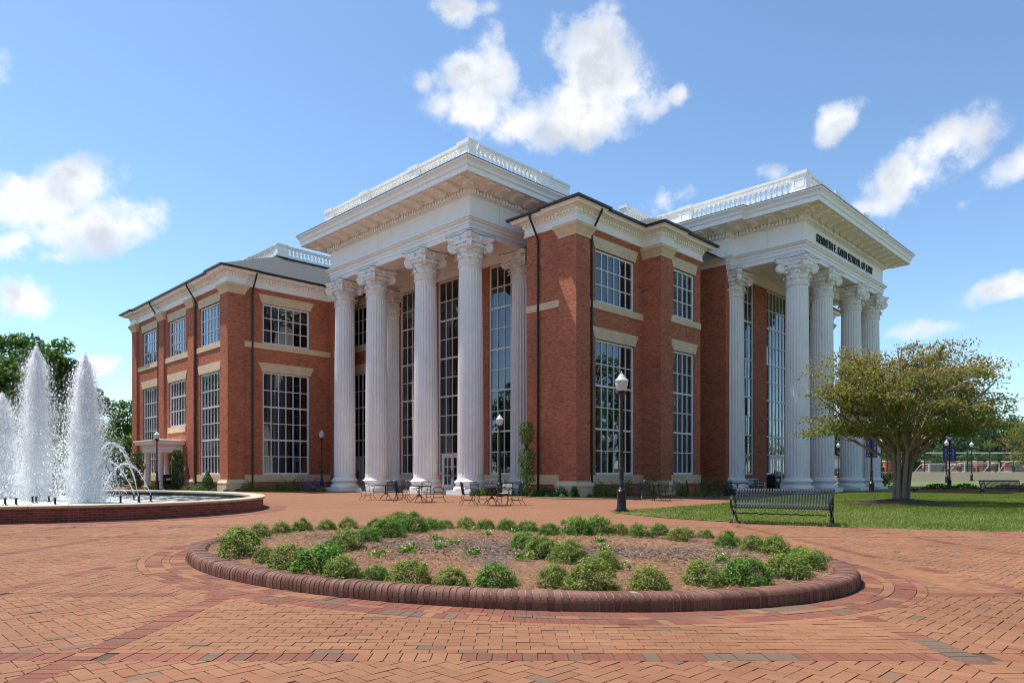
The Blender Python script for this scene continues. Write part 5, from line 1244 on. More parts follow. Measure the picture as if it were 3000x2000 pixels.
goal(2722, 2812, 1358, 116, 'small white soccer goal left of the banner lamp post'); goal(2826, 2927, 1355, 116, 'wide white soccer goal right of the banner lamp post'); goal(2972, 3060, 1350, 116, 'white soccer goal cut by the right edge of the picture')
bw = empty('brick_wall', (85, 150, terrain_z(85, 150))); tag(bw, 'low far wall with brick piers behind the playing field', 'wall')
m = MB(); m.box(-40, 40, 0, .3, 0, 1.0); m.build('panel', 'dark_mulch', bw)
for x in (2600, 2650, 2715, 2790, 2817, 2867, 2907, 2950, 3010):
    X = (x - 1500) / F * 150 - 85; m = MB(); m.box(X - .65, X + .65, -.4, .7, 0, 2.2); q = m.build('pier', 'brick', bw); m = MB(); m.box(X - .78, X + .78, -.53, .83, 2.2, 2.4); m.build('coping', 'sandstone', q)
sh = empty('white_shed', (44.3, 99, terrain_z(44, 99))); tag(sh, 'small white building with brown base far behind the right portico columns', 'building')
m = MB(); m.box(-2, 2, -1.5, 1.5, .9, 2.3); m.build('wall', 'white_paint', sh); m = MB(); m.box(-2.05, 2.05, -1.55, 1.55, 0, .9); m.build('base', 'brick', sh); m = MB(); m.taper(-2.3, 2.3, -1.8, 1.8, 2.3, 3.0, -1.4); m.build('roof', 'slate', sh)
tb = empty('team_bench', (74, 113.5, terrain_z(74, 113.5))); tag(tb, 'long black metal spectator benches before the soccer goals', 'bench')
m = MB(); m.box(-4, 8, -.2, .2, .5, .56); m.build('seat', 'black_metal', tb, uv=False); m = MB(); m.box(-4, 8, .25, .3, .85, .95); m.build('backrest', 'black_metal', tb, uv=False)
for k in range(5):
    m = MB(); m.box(-3.8 + k * 2.9, -3.7 + k * 2.9, -.2, .3, 0, .9); m.build('leg', 'black_metal', tb, uv=False)
# ================================================================== vegetation
def leaf_mat(name, tint, trans=.3, rough=.55):
    m, t, p = new_mat(name); a = t.n('ShaderNodeAttribute', attribute_name='tint').outputs['Fac']; c = t.ramp(a, tint)
    t.set(p, 'Base Color', c); t.set(p, 'Roughness', rough); t.set(p, 'Specular IOR Level', .35)
    tl = t.n('ShaderNodeBsdfTranslucent', inp={'Color': t.mix(1.0, c, (1.25, 1.35, .8), 'MULTIPLY')})
    mx_ = t.n('ShaderNodeMixShader', inp={0: trans, 1: p.outputs[0], 2: tl.outputs[0]}); out = [n for n in t.t.nodes if n.bl_idname == 'ShaderNodeOutputMaterial'][0]; t.set(out, 0, mx_.outputs[0])
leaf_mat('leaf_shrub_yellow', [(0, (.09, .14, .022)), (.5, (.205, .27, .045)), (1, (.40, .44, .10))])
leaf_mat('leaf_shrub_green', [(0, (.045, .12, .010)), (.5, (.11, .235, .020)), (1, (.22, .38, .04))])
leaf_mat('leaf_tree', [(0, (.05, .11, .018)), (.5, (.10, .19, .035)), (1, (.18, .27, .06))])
leaf_mat('leaf_far', [(0, (.05, .10, .035)), (.5, (.085, .145, .05)), (1, (.135, .20, .07))])
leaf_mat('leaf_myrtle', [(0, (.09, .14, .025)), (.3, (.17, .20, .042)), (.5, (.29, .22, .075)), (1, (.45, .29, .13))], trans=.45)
leaf_mat('leaf_dark', [(0, (.022, .07, .016)), (.5, (.045, .12, .026)), (1, (.085, .17, .04))])
leaf_mat('leaf_lime', [(0, (.10, .16, .02)), (.5, (.19, .24, .04)), (1, (.32, .33, .09))])
leaf_mat('leaf_blue', [(0, (.05, .10, .07)), (.5, (.10, .16, .12)), (1, (.17, .23, .18))])
leaf_mat('leaf_bronze', [(0, (.10, .07, .035)), (.5, (.18, .13, .07)), (1, (.27, .20, .12))])
leaf_mat('petal', [(0, (.75, .70, .35)), (.5, (.80, .78, .62)), (1, (.82, .82, .78))])
leaf_mat('grass_blade', [(0, (.12, .17, .022)), (.5, (.20, .25, .04)), (.8, (.29, .29, .08)), (1, (.44, .37, .18))], trans=.35)
mat('bark_tan', (.27, .205, .145), .8, .25, 5, .4, 25, dirt=(3, (.16, .12, .085), 1.2)); mat('bark_brown', (.10, .075, .055), .9, .3, 6, .5, 20)
def leaf_quads(P, size, updir=.4, out=None, aspect=.55, tilt=1.0):
    """leaf-shaped quads at P; out = preferred normal directions"""
    N = len(P); nrm = rng.normal(size=(N, 3)) * tilt + np.array([0, 0, updir])
    if out is not None: nrm += out
    nrm /= np.linalg.norm(nrm, axis=1, keepdims=True) + 1e-9; r = rng.normal(size=(N, 3)); a = np.cross(nrm, r); a /= np.linalg.norm(a, axis=1, keepdims=True) + 1e-9; b = np.cross(nrm, a)
    s = (size if np.ndim(size) else np.full(N, size))[:, None] * (.7 + .6 * rng.random((N, 1)))
    V = np.stack([P - a * s * .5, P + b * s * aspect * .5 + nrm * s * .08, P + a * s * .5, P - b * s * aspect * .5 + nrm * s * .08], 1).reshape(-1, 3); return V, np.arange(N * 4).reshape(-1, 4)
# ---- small shrubs of the planter: six moulds, copied
def shrub_mould(kind, seed, n_cl=84, per=42, lsize=.04):
    g_ = np.random.default_rng(seed); th = g_.random(n_cl) * 6.283; ph = np.arccos(1 - g_.random(n_cl) * 1.02); rad = .41 * (.88 + .22 * g_.random(n_cl)); C_ = np.stack([rad * np.sin(ph) * np.cos(th), rad * np.sin(ph) * np.sin(th), .06 + .5 * np.abs(np.cos(ph)) * (.84 + .26 * g_.random(n_cl))], 1)
    P = []; O = []; tn = []
    for i in range(n_cl):
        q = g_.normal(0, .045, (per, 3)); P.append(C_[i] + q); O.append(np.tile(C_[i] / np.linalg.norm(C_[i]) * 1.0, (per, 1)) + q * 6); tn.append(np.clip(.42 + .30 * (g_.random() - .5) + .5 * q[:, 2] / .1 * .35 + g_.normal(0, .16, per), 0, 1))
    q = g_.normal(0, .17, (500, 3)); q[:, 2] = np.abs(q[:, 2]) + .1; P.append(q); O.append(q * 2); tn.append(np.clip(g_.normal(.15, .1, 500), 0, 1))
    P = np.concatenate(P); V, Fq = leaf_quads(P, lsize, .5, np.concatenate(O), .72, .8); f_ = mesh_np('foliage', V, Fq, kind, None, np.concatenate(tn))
    tw = MB()
    for k in range(14):
        a = rnd.uniform(0, 6.283); r_ = rnd.uniform(.15, .36); tw.tube([(0.02 * math.cos(a), .02 * math.sin(a), -.03), (r_ * .5 * math.cos(a), r_ * .5 * math.sin(a), .12), (r_ * math.cos(a + .2), r_ * math.sin(a + .2), rnd.uniform(.2, .45))], [.008, .006, .003], 4)
    t_ = tw.build('twigs', 'bark_brown', None, uv=False); return f_, t_
MOULDS = {'y': [shrub_mould('leaf_shrub_yellow', 10 + i) for i in range(3)], 'g': [shrub_mould('leaf_shrub_green', 20 + i) for i in range(3)]}
FRONT = [(545, 1275, 92, 'y'), (603, 1287, 52, 'y'), (655, 1302, 84, 'y'), (728, 1314, 100, 'g'), (778, 1327, 78, 'y'), (858, 1327, 66, 'g'), (938, 1335, 92, 'y'), (1035, 1340, 82, 'y'), (1140, 1342, 88, 'g'), (1272, 1342, 72, 'y'), (1362, 1353, 98, 'y'), (1497, 1350, 98, 'y'), (1622, 1333, 82, 'y'), (1722, 1333, 88, 'g'), (1818, 1318, 96, 'y'), (1862, 1300, 70, 'y'), (1884, 1288, 62, 'y')]
BACK = [(540, 1246, 62, 'y'), (590, 1232, 52, 'y'), (640, 1224, 46, 'y'), (690, 1218, 50, 'g'), (745, 1214, 43, 'y'), (797, 1212, 43, 'y'), (863, 1209, 45, 'y'), (918, 1208, 50, 'y'), (1022, 1213, 40, 'g'), (1070, 1214, 42, 'y'), (1113, 1215, 42, 'g'), (1165, 1217, 44, 'g'), (1212, 1218, 44, 'g'), (1425, 1225, 46, 'y'), (1470, 1229, 50, 'g'), (1517, 1229, 46, 'g'), (1570, 1235, 52, 'y'), (1622, 1231, 36, 'y'), (1678, 1253, 52, 'g'), (1740, 1261, 58, 'y'), (1790, 1266, 62, 'y'), (1852, 1276, 62, 'g')]
DL = [(752, 1282, 66, 'g'), (792, 1266, 70, 'y'), (838, 1252, 54, 'g'), (890, 1242, 66, 'g'), (946, 1226, 64, 'g'), (992, 1218, 52, 'g')]
DR = [(1206, 1268, 62, 'g'), (1245, 1286, 84, 'y'), (1308, 1296, 80, 'y'), (1392, 1314, 70, 'y'), (1262, 1236, 52, 'g'), (1322, 1230, 72, 'g'), (1378, 1224, 60, 'g')]
ordn = ['first', 'second', 'third', 'fourth', 'fifth', 'sixth', 'seventh', 'eighth', 'ninth', 'tenth', 'eleventh', 'twelfth', 'thirteenth', 'fourteenth', 'fifteenth', 'sixteenth', 'seventeenth', 'eighteenth', 'nineteenth', 'twentieth', 'twenty first', 'twenty second']
KN = {'y': 'yellow-green', 'g': 'bright green'}
for row, nm in ((FRONT, 'front row'), (BACK, 'back row'), (DL, 'left slanting row'), (DR, 'middle slanting row')):
    for i, (x, yb, w, k) in enumerate(row):
        gx, gy = px(x * 1.2755, yb * 1.2755, .15); ww = w * 1.2755 / F * gy; f_, t_ = MOULDS[k][rnd.randrange(3)]
        r = empty('shrub', (gx, gy + .12, soil_z(Vector((gx, gy + .12))) - .02), rnd.uniform(0, 6.28)); s_ = ww / .84 * rnd.uniform(.94, 1.1); r.scale = (s_ * rnd.uniform(.95, 1.18), s_ * rnd.uniform(.9, 1.1), s_ * rnd.uniform(.85, 1.1)); inst(f_, 'foliage', r, (0, 0, 0)); inst(t_, 'twigs', r, (0, 0, 0))
        tag(r, '%s round shrub, %s from left in the %s of the planter' % (KN[k], ordn[i].replace(' ', '-'), nm), 'shrub', 'small shrubs in the oval planter')
for k in MOULDS:
    for f_, t_ in MOULDS[k]: bpy.data.objects.remove(f_); bpy.data.objects.remove(t_)
# flowers and weeds between the shrubs
def flower_mould(seed):
    g_ = np.random.default_rng(seed); N = 60; P = g_.normal(0, .06, (N, 3)); P[:, 2] = np.abs(P[:, 2]) * .7 + .02; V, Fq = leaf_quads(P, .05, .6); lf = mesh_np('leaves', V, Fq, 'leaf_shrub_green', None, g_.random(N)); N = 14; P = g_.normal(0, .055, (N, 3)); P[:, 2] = .06 + .06 * g_.random(N); V, Fq = leaf_quads(P, .022, 1.2, None, .9, .6); return lf, mesh_np('blossoms', V, Fq, 'petal', None, g_.random(N))
fmd = [flower_mould(i) for i in range(3)]
FL = [(1120, 1228), (1000, 1238), (945, 1262), (930, 1268), (1088, 1275), (1200, 1282), (1380, 1245), (1388, 1262), (1430, 1300), (1660, 1282), (1010, 1260), (1180, 1222), (1048, 1250), (870, 1272)]
FL.sort()
for i, (x, y) in enumerate(FL):
    gx, gy = px(x * 1.2755, y * 1.2755, .2); r = empty('flower_clump', (gx, gy, soil_z(Vector((gx, gy)))), i * 1.3); inst(fmd[i % 3][0], 'leaves', r, (0, 0, 0)); inst(fmd[i % 3][1], 'blossoms', r, (0, 0, 0)); tag(r, 'tiny clump of pale yellow flowers, %s from left between the planter shrubs' % ordn[i], 'flowers', 'pale flower clumps in the planter')
for a, b in fmd: bpy.data.objects.remove(a); bpy.data.objects.remove(b)
for i, (x, y, lb) in enumerate(((1085, 1222, 'small broad-leaved weed near the back edge of the planter'), (1400, 1345, 'low leafy weed between front row shrubs right of the planter centre'), (1052, 1335, 'low leafy weed left of a green shrub in the front row'))):
    gx, gy = px(x * 1.2755, y * 1.2755, .15); N = 16; V = []; 
    for k in range(N):
        a = 6.283 * k / N + rnd.random(); l = rnd.uniform(.10, .17); c, s = math.cos(a), math.sin(a); e = rnd.uniform(.3, .9); w = .02; V += [(0, 0, 0), (c * l * .5 - s * w, s * l * .5 + c * w, l * e * .6), (c * l, s * l, l * e * .7), (c * l * .5 + s * w, s * l * .5 - c * w, l * e * .6)]
    o = mesh_np('weed', np.array(V), np.arange(N * 4).reshape(-1, 4), 'leaf_lime', None, rng.random(N) * .5); o.location = (gx, gy, soil_z(Vector((gx, gy)))); tag(o, lb, 'weed')
# ---- crape myrtle on the lawn
def curve_pts(a, b, bend, n=6):
    a, b = Vector(a), Vector(b); m_ = (a + b) / 2 + Vector(bend); return [a * (1 - t_) ** 2 + m_ * 2 * t_ * (1 - t_) + b * t_ ** 2 for t_ in [i / n for i in range(n + 1)]]
TM = Vector((14.92, 26.7)); tz = lawn_z(14.92, 26.7)
tree = empty('crape_myrtle', (TM.x, TM.y, tz)); tag(tree, 'spreading multi-stemmed tree with bronze and green leaves on the lawn', 'tree')
CR = random.Random(11); tips = []; 
for k in range(8):
    a = 2 * math.pi * k / 8 + CR.uniform(-.25, .25); b0 = Vector((.22 * math.cos(a), .17 * math.sin(a), -.05)); lean = CR.uniform(.2, .48)
    s1 = Vector((math.cos(a) * lean, math.sin(a) * lean, CR.uniform(1.6, 2.2))); tr = MB(); tr.tube(curve_pts(b0, s1, (math.cos(a) * -.08, math.sin(a) * -.08, 0)), [.108 - .008 * i for i in range(7)], 8); auto_smooth(tr.build('trunk', 'bark_tan', tree, uv=False), 60)
    lm_ = MB()
    for j in range(6):
        a2 = a + CR.uniform(-.75, .75); rr = CR.choice([.8, 1.5, 2.1, 2.6, 2.9]) * CR.uniform(.8, 1.05); ztop = 6.3 - .22 * rr * rr + CR.uniform(-.9, .15)
        ztop = max(3.1, ztop); e = Vector((math.cos(a2) * rr * 1.08 + .12, math.sin(a2) * rr, ztop)); st = curve_pts(s1, e, (math.cos(a2) * -.15, math.sin(a2) * -.15, -.25)); lm_.tube(st, [.066 - .007 * i for i in range(7)], 6)
        for q in range(8):
            s_ = CR.uniform(.45, 1.0); p0 = st[int(s_ * 6)]; a3 = a2 + CR.uniform(-1.3, 1.3); r3 = CR.uniform(.35, 1.25)
            e3 = p0 + Vector((math.cos(a3) * r3, math.sin(a3) * r3, CR.uniform(-.75 if rr > 1.8 else .1, .95)))
            rad = math.hypot(e3.x, e3.y); lim = 7.35 - .105 * rad ** 2.05
            if rad > 4.0: e3.x *= 4.0 / rad; e3.y *= 4.0 / rad; rad = 4.0
            e3.z = min(e3.z, lim); low = 2.75 + .0 * rad; e3.z = max(e3.z, low)
            lm_.tube(curve_pts(p0, e3, (0, 0, -.1), 4), [.026, .021, .016, .012, .007], 4); tips.append(e3)
            for w in range(2):
                e4 = e3 + Vector((CR.gauss(0, .34), CR.gauss(0, .34), CR.uniform(-.1, .26))); lm_.tube([e3 - (e3 - p0) * .25, e4], [.01, .004], 3); tips.append(e4)
    auto_smooth(lm_.build('limbs', 'bark_tan', tree, uv=False), 60)
P = []; tn = []; O = []
for e in tips:
    n_ = rnd.randrange(36, 60)
    if rnd.random() < .14: continue
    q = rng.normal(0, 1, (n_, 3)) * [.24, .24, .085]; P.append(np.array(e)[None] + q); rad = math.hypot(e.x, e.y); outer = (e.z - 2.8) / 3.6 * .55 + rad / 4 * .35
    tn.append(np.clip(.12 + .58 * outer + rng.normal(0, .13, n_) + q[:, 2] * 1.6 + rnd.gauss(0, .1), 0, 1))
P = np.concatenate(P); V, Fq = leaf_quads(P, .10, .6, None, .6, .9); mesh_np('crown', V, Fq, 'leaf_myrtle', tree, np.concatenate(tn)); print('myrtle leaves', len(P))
mm = MB(); N = 40; mm.add([(TM.x + (2.05 * math.cos(2 * math.pi * i / N)) * (1 + .06 * math.sin(i * 2.3)), TM.y + 1.75 * math.sin(2 * math.pi * i / N) * (1 + .06 * math.sin(i * 1.7)), lawn_z(TM.x, TM.y) + .02) for i in range(N)] + [(TM.x, TM.y, tz + .22)], [(i, (i + 1) % N, N) for i in range(N)])
struct(mm.build('mulch_ring', 'dark_mulch', smooth=True))
# ---- generic trees
def make_tree(name, loc, H, Rc, seed, lmat, n_cl=55, per=150, lsize=.3, trunk_r=.3, base=.22, label='', cat='tree', group=None, flat=1.0, tone=0.0):
    g_ = np.random.default_rng(seed); r_ = random.Random(seed); o = empty(name, loc); cz = H * (base + 1) / 2; hz = H * (1 - base) / 2
    C_ = []
    while len(C_) < n_cl:
        q = g_.normal(0, 1, 3); q /= np.linalg.norm(q); rr = g_.random() ** .33; q = q * rr; sx = Rc * (1 - .35 * max(0, q[2])) * (1 - .25 * max(0, -q[2])); C_.append((q[0] * sx * (1 + .18 * r_.gauss(0, 1)), q[1] * sx, cz + q[2] * hz * (1 + .07 * r_.gauss(0, 1)), rr))
    P = []; O = []; tn = []; cr = Rc * .27
    for (x, y, z, rr) in C_:
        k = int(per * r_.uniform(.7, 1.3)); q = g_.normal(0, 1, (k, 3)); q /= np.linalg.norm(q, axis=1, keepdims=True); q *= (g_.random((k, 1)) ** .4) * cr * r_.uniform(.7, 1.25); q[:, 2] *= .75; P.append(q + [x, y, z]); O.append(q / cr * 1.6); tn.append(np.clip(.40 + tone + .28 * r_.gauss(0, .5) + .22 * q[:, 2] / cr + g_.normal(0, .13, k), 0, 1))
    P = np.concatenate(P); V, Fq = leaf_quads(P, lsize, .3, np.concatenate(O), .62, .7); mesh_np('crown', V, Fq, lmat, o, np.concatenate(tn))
    t_ = MB(); t_.tube([(0, 0, -.2), (.05, 0, H * .2), (.0, .1, H * .5), (.1, 0, H * .85)], [trunk_r * 1.25, trunk_r, trunk_r * .6, trunk_r * .15], 8)
    for k in range(9):
        x, y, z, rr = C_[k]; h0 = H * r_.uniform(.2, .5); t_.tube([(0.03, .03, h0), (x * .45, y * .45, (h0 + z) / 2), (x, y, z)], [trunk_r * .4, trunk_r * .25, trunk_r * .08], 5)
    t_.build('trunk', 'bark_brown', o, uv=False); tag(o, label, cat, group); return o
G1 = 'trees behind the fountain'
def at(x, Y, z=0): X = (x - 1500) / F * Y; return (X, Y, terrain_z(X, Y) if z == 0 else z)
make_tree('broadleaf_tree', at(60, 66), 14.5, 5.6, 1, 'leaf_tree', 110, 190, .40, .4, .02, 'tallest dark green tree at the left edge behind the tall water jets', group=G1)
make_tree('broadleaf_tree', at(185, 70), 14.0, 4.0, 2, 'leaf_tree', 95, 190, .40, .4, .02, 'dark green tree rising between the two tall water jets', group=G1)
make_tree('broadleaf_tree', at(-60, 62), 12.5, 5.0, 3, 'leaf_tree', 60, 140, .33, .4, .05, 'dark green tree cut by the left edge of the picture', group=G1)
make_tree('broadleaf_tree', at(372, 84), 10.4, 3.6, 4, 'leaf_tree', 60, 140, .33, .3, .03, 'bright green tree touching the left corner of the building', group=G1, tone=.15)
make_tree('broadleaf_tree', at(305, 100), 9.0, 4.4, 5, 'leaf_far', 60, 140, .36, .3, .03, 'lower green tree seen right of the water jets', group=G1)
make_tree('broadleaf_tree', at(250, 112), 9.2, 4.6, 6, 'leaf_far', 55, 140, .38, .3, .03, 'pale distant tree just right of the second water jet', group=G1)
make_tree('broadleaf_tree', at(400, 108), 9.0, 4.4, 16, 'leaf_far', 55, 130, .38, .3, .03, 'distant tree half hidden by the left corner of the building', group=G1)
make_tree('hedge_tree', at(300, 72), 4.2, 3.4, 17, 'leaf_tree', 45, 140, .3, .2, .0, 'low bushy tree behind the small arching jets', group=G1, tone=.1)
make_tree('hedge_tree', at(150, 60), 4.5, 4.2, 18, 'leaf_dark', 45, 140, .3, .2, .0, 'low dark bushy tree behind the base of the tall jets', group=G1)
G2_ = 'trees beyond the playing field'
FAR = [(2915, 170, 13.4, 7.5, 'rounded tall tree above the soccer goals on the right'), (2760, 178, 9.8, 7.0, 'dark tree between the spreading tree and the rounded tall tree'), (2660, 185, 8.5, 7.0, 'tree seen through the stems of the spreading tree'), (2990, 176, 9.5, 7.0, 'green tree right of the rounded tall tree'), (2830, 190, 9.0, 7.0, 'tree behind the banners of the right lamp post'), (2560, 180, 8.8, 6.0, 'distant tree just right of the last portico column'), (2450, 170, 9.5, 6.0, 'distant tree seen between the portico columns'), (3060, 170, 9.0, 7, 'distant tree at the right edge of the picture')]
for i, (x, Y, h, r, lb) in enumerate(FAR): make_tree('field_tree', at(x, Y), h * 1.3, r * 1.15, 40 + i, 'leaf_far', 75, 150, .55, .35, .03, lb, group=G2_, tone=-.05)
for i, (x, h) in enumerate(((2690, 4.0), (2740, 4.4), (2800, 4.0), (2850, 4.8), (2890, 4.0), (2935, 4.6), (2985, 4.2), (3030, 4.6), (2640, 4.4), (2590, 4.2))):
    make_tree('field_shrub', at(x, 158), h, 3.4, 60 + i, 'leaf_far', 26, 90, .42, .15, .0, 'rounded light green bush, %s from the left, behind the far brick piers' % ordn[[9, 8, 0, 1, 2, 3, 4, 5, 6, 7].index(i)], 'bush', 'bushes behind the far brick piers', tone=.12)
make_tree('maple', at(3035, 62), 6.2, 3.1, 80, 'leaf_myrtle', 40, 160, .14, .14, .28, 'bronze-green tree cut by the right edge above the far bench', tone=-.05)
hd = make_tree('hedge', at(2592, 62), 1.5, 1.9, 81, 'leaf_lime', 26, 120, .12, .05, .0, 'bright green rounded hedge right of the last portico column', 'hedge', tone=-.2)
# ---- ground cover strip beyond the lawn
P = np.stack([rng.uniform(28.6, 45, 9000), rng.normal(49.7, .32, 9000), rng.random(9000) * .75], 1); P[:, 2] *= (.55 + .35 * np.sin(P[:, 0] * 1.9) * np.sin(P[:, 0] * .7)); V, Fq = leaf_quads(P, .13, .6); o = mesh_np('ground_cover', V, Fq, 'leaf_dark', None, rng.random(9000)); stuff(o, 'low green ground cover along the brick kerb beyond the lawn', 'ground cover')
# ---- columnar and small plants at the building
def column_tree(loc, H, r, seed, label, lmat='leaf_dark', gap=None, lsize=.12, n=1700):
    o = empty('columnar_tree', loc); g_ = np.random.default_rng(seed); z = g_.random(n) * (H - .25) + .25; prof = r * (.45 + .75 * np.sin(np.clip(z / H, 0, 1) * 3.0) ** .8) * (1 + .28 * np.sin(z * 3.3 + seed) * np.sin(z * 1.4)); 
    if gap is not None: prof *= np.clip(np.abs(z - gap) * 3.2, .12, 1)
    a = g_.random(n) * 6.283; rr = prof * g_.random(n) ** .4; P = np.stack([rr * np.cos(a), rr * np.sin(a), z], 1); V, Fq = leaf_quads(P, lsize, .2, np.stack([np.cos(a), np.sin(a), a * 0], 1) * .9, .7, .7); mesh_np('crown', V, Fq, lmat, o, np.clip(g_.normal(.45, .22, n), 0, 1)); m = MB(); m.tube([(0, 0, -.05), (.03, 0, H * .5), (0, .02, H * .95)], [.05, .035, .01], 6); m.build('trunk', 'bark_brown', o, uv=False); tag(o, label, 'tree', 'slim columnar trees at the walls'); return o
column_tree((.81, 38.5, 0), 4.1, .44, 5, 'slim dark green columnar tree before the brick wall right of the left portico', 'leaf_tree', gap=2.75)
column_tree((-25.9, 53.8, 0), 3.1, .42, 6, 'slim columnar tree before the middle of the white side porch'); column_tree((-29.2, 54.2, 0), 3.0, .5, 7, 'slim columnar tree left of the white side porch')
def cone_shrub(loc, H, r, label):
    o = empty('conical_shrub', loc); n = 2600; g_ = np.random.default_rng(9); z = (1 - g_.random(n) ** .55) * H; rr = r * (1 - z / H) ** .85 * g_.random(n) ** .3 * (1 + .12 * np.sin(z * 9)) + .03; a = g_.random(n) * 6.283; P = np.stack([rr * np.cos(a), rr * np.sin(a), z + .05], 1); V, Fq = leaf_quads(P, .09, .5, np.stack([np.cos(a), np.sin(a), a * 0], 1), .5, .6); mesh_np('foliage', V, Fq, 'leaf_dark', o, np.clip(g_.normal(.6, .25, n), 0, 1)); m = MB(); m.tube([(0, 0, 0), (0, 0, H * .8)], [.04, .01], 5); m.build('stem', 'bark_brown', o, uv=False); tag(o, label, 'shrub')
cone_shrub((*px(608, 1438), 0), 1.45, .62, 'dark conical evergreen shrub near the corner of the left wing')
def wall_y(x):        # distance of the building's foot behind a picture column
    t_ = (x - 1500) / F; s_, c_ = math.cos(PHI), math.sin(PHI); best = 40.5 if x > 1500 else 56
    for ax, pl, a0, a1 in (('v', 23.9, 28.9, 35.4), ('v', 22.7, 35.3, 40.3), ('u', 28.9, 23.9, 27.8), ('u', 35.2, 22.6, 24.2), ('v', 49.0, 20.7, 29.1), ('u', 20.7, 49.0, 70), ('v', 22.0, 44, 61), ('u', 30.5, 28, 48)):
        u_, v_ = (None, pl) if ax == 'v' else (pl, None); k_ = (c_ + t_ * s_) / (s_ - t_ * c_)
        if ax == 'v': u_ = pl * k_
        else: v_ = pl / k_
        if a0 <= (u_ if ax == 'v' else v_) <= a1: best = min(best, u_ * c_ + v_ * s_)
    return best
def bush(x, y, w, h, lmat, label, n=700, name='bush', ls=.09, grp='low plants at the foot of the building'):
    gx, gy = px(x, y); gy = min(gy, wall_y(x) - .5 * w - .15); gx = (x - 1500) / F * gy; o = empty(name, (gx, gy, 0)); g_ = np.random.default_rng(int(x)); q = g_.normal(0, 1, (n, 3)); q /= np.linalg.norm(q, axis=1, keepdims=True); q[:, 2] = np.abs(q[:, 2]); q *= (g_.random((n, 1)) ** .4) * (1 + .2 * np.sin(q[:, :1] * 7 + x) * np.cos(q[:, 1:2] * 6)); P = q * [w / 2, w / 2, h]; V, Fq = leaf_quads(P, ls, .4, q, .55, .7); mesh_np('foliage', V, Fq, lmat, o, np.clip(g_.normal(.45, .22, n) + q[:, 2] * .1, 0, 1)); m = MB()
    for k in range(4): m.tube([(0, 0, -.02), (w * .25 * math.cos(k * 1.6), w * .25 * math.sin(k * 1.6), h * .7)], [.012, .005], 4)
    m.build('stems', 'bark_brown', o, uv=False); tag(o, label, 'plant', grp)
R3 = lambda a, b: (1500 + .2551 * a, 1350 + .2551 * b); R4 = lambda a, b: (380 + .2551 * a, 1250 + .2551 * b)
for i, (a, b) in enumerate(((130, 398), (235, 405), (410, 412), (575, 418), (745, 418), (890, 415))): bush(*R3(a, b), .38, .2, 'leaf_blue', 'small blue-green mound plant, %s from the left in the bed by the corner pilaster' % ordn[i], 350, 'mound_plant', .05)
for (a, b, w, h, mt, lb) in ((100, 385, .5, .35, 'leaf_lime', 'yellow-green plant beside the slim columnar tree'), (255, 383, .6, .38, 'leaf_lime', 'yellow-green plant left of the dark shrubs in the corner bed'), (375, 385, .9, .55, 'leaf_dark', 'dark green shrub left of the corner pilaster base'), (470, 388, .6, .5, 'leaf_bronze', 'dull bronze shrub before the corner pilaster base'), (555, 390, .8, .55, 'leaf_dark', 'dark green shrub touching the corner pilaster base'), (715, 400, .55, .62, 'leaf_dark', 'spiky dark shrub before the pilaster pedestal'),
    (1000, 405, .85, .9, 'leaf_lime', 'yellow-green bush left of the near lamp post by the wall'), (1150, 408, .9, .75, 'leaf_lime', 'yellow-green bush close to the near lamp post by the wall'), (1330, 395, .75, 1.1, 'leaf_lime', 'tall yellow-green bush right of the near lamp post by the wall'), (1600, 372, 1.5, 1.45, 'leaf_tree', 'large green fern-like plant behind the fourth patio table'), (1970, 372, .8, .65, 'leaf_lime', 'variegated leafy plant between the fourth and fifth tables'), (2250, 352, 1.9, 1.2, 'leaf_tree', 'large green plant behind the fifth patio table'), (2500, 345, .8, .7, 'leaf_dark', 'small green shrub left of the right portico')): bush(*R3(a, b), w, h, mt, lb, 900)
for (a, b, w, h, mt, lb) in ((420, 712, 1.4, .5, 'leaf_bronze', 'brownish low shrub right of the porch lamp post'), (560, 712, 1.6, .55, 'leaf_tree', 'green low shrub before the porch'), (690, 720, 1.4, .5, 'leaf_bronze', 'brownish low shrub right of the porch'), (780, 724, 1.2, .5, 'leaf_tree', 'green low shrub left of the conical evergreen'), (965, 738, .7, .22, 'leaf_blue', 'grey-green mound right of the conical evergreen'), (1115, 732, .5, .18, 'leaf_blue', 'grey-green mound before the corner pilaster of the wing'), (1245, 732, .4, .16, 'leaf_blue', 'grey-green mound right of the wing corner pilaster'), (1355, 718, 1.15, .8, 'leaf_lime', 'pale variegated shrub by the first downpipe of the wing'), (1530, 730, 1.1, .4, 'leaf_lime', 'low pale green plant under the wide wing window'), (1745, 728, 1.6, .95, 'leaf_tree', 'green bush under the wide wing window'), (1945, 725, 1.5, 1.0, 'leaf_tree', 'green bush behind the front wheel of the bicycle'), (2130, 728, 1.0, .8, 'leaf_tree', 'green bush behind the rear wheel of the bicycle'), (2200, 738, .8, .35, 'leaf_lime', 'low yellow plant beside the left portico column'), (60, 715, 1.6, .5, 'leaf_bronze', 'brownish low shrub left of the porch'), (240, 700, .8, .5, 'leaf_tree', 'green shrub between the porch columns')): bush(*R4(a, b), w, h, mt, lb, 800)
for i, x in enumerate((1400, 1432, 1464, 1492)): bush(x, 1451 - .5 * i, 1.0, .42, 'leaf_lime', 'tuft of yellow-green border grass, %s from the left, beside the portico corner column' % ordn[i], 700, 'border_grass', .1)
for i, x in enumerate((2262, 2290, 2312)): bush(x, 1440, .9, .3, 'leaf_lime', 'low yellow-green border plant, %s from the left, at the right portico front' % ordn[i], 400, 'border_plant', .09)
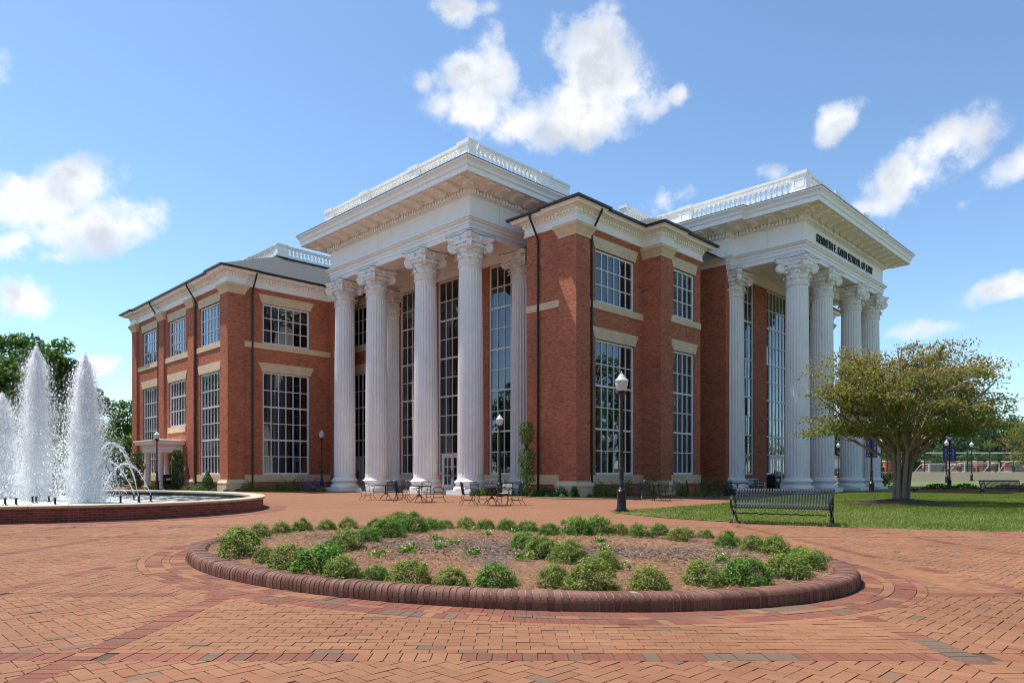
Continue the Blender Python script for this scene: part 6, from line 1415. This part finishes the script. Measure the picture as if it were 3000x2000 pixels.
# ---- lawn blades
N = 150000; pts = []
xs__ = rng.uniform(3, 30, N * 3); ys__ = 14 + (42 - 14) * rng.random(N * 3) ** 1.5; import itertools
lpn = np.array(lp)
def in_poly_np(x, y, P):
    r = np.zeros(len(x), bool); j = len(P) - 1
    for i in range(len(P)):
        c = ((P[i, 1] > y) != (P[j, 1] > y)) & (x < (P[j, 0] - P[i, 0]) * (y - P[i, 1]) / (P[j, 1] - P[i, 1] + 1e-12) + P[i, 0]); r ^= c; j = i
    return r
ok = in_poly_np(xs__, ys__, lpn) & (xs__ < .78 * ys__ + 1) & (((xs__ - TM.x) / 2.0) ** 2 + ((ys__ - TM.y) / 1.7) ** 2 > 1); x, y = xs__[ok][:N], ys__[ok][:N]; n = len(x)
x = x + rng.normal(0, .06, n); y = y + rng.normal(0, .10, n); d_ = np.clip((x - 5) / 9, 0, 1) * np.clip((y - 15) / 7, 0, 1); z = .012 + .10 * d_ * d_; a = rng.random(n) * 6.283; h = rng.uniform(.025, .06, n); w = .006 + .0004 * y; lx, ly = rng.normal(0, .02, n), rng.normal(0, .02, n)
V = np.stack([np.stack([x - np.cos(a) * w, y - np.sin(a) * w, z], 1), np.stack([x + np.cos(a) * w, y + np.sin(a) * w, z], 1), np.stack([x + lx, y + ly, z + h], 1)], 1).reshape(-1, 3)
pt = .38 + .22 * np.sin(x * .9 + 1.3 * np.sin(y * .7)) * np.sin(y * 1.1) + .5 * np.clip((18.5 - y) / 4, 0, 1) * (.6 + .4 * np.sin(x * 2.3)) + .3 * np.clip((6.5 - x) / 3, 0, 1) + rng.normal(0, .17, n)
o = mesh_np('grass', V, np.arange(n * 3).reshape(-1, 3), 'grass_blade', None, np.clip(pt, 0, 1)); stuff(o, 'short green grass of the lawn behind the bench', 'grass')

# ---- the trees that stand behind the photographer and show in the window glass
src = [o for o in bpy.data.objects if o.parent is None and o.name.startswith('broadleaf_tree')][:3]; cmap_ = reg_children(src[0])
for i in range(44):
    a = R(146 + i * 5.75); Rr = 52 + 14 * rnd.random(); x, y = Rr * math.cos(a), 25 + Rr * math.sin(a)
    if abs(x) < .80 * y + 7: continue
    o = copy_tree(src[i % 3], (x, y, 0), rnd.uniform(0, 6), 'dark green tree of the ring round the plaza, seen only mirrored in window glass', cmap=cmap_, scale=rnd.uniform(.95, 1.3)); o['group'] = 'trees mirrored in the windows'
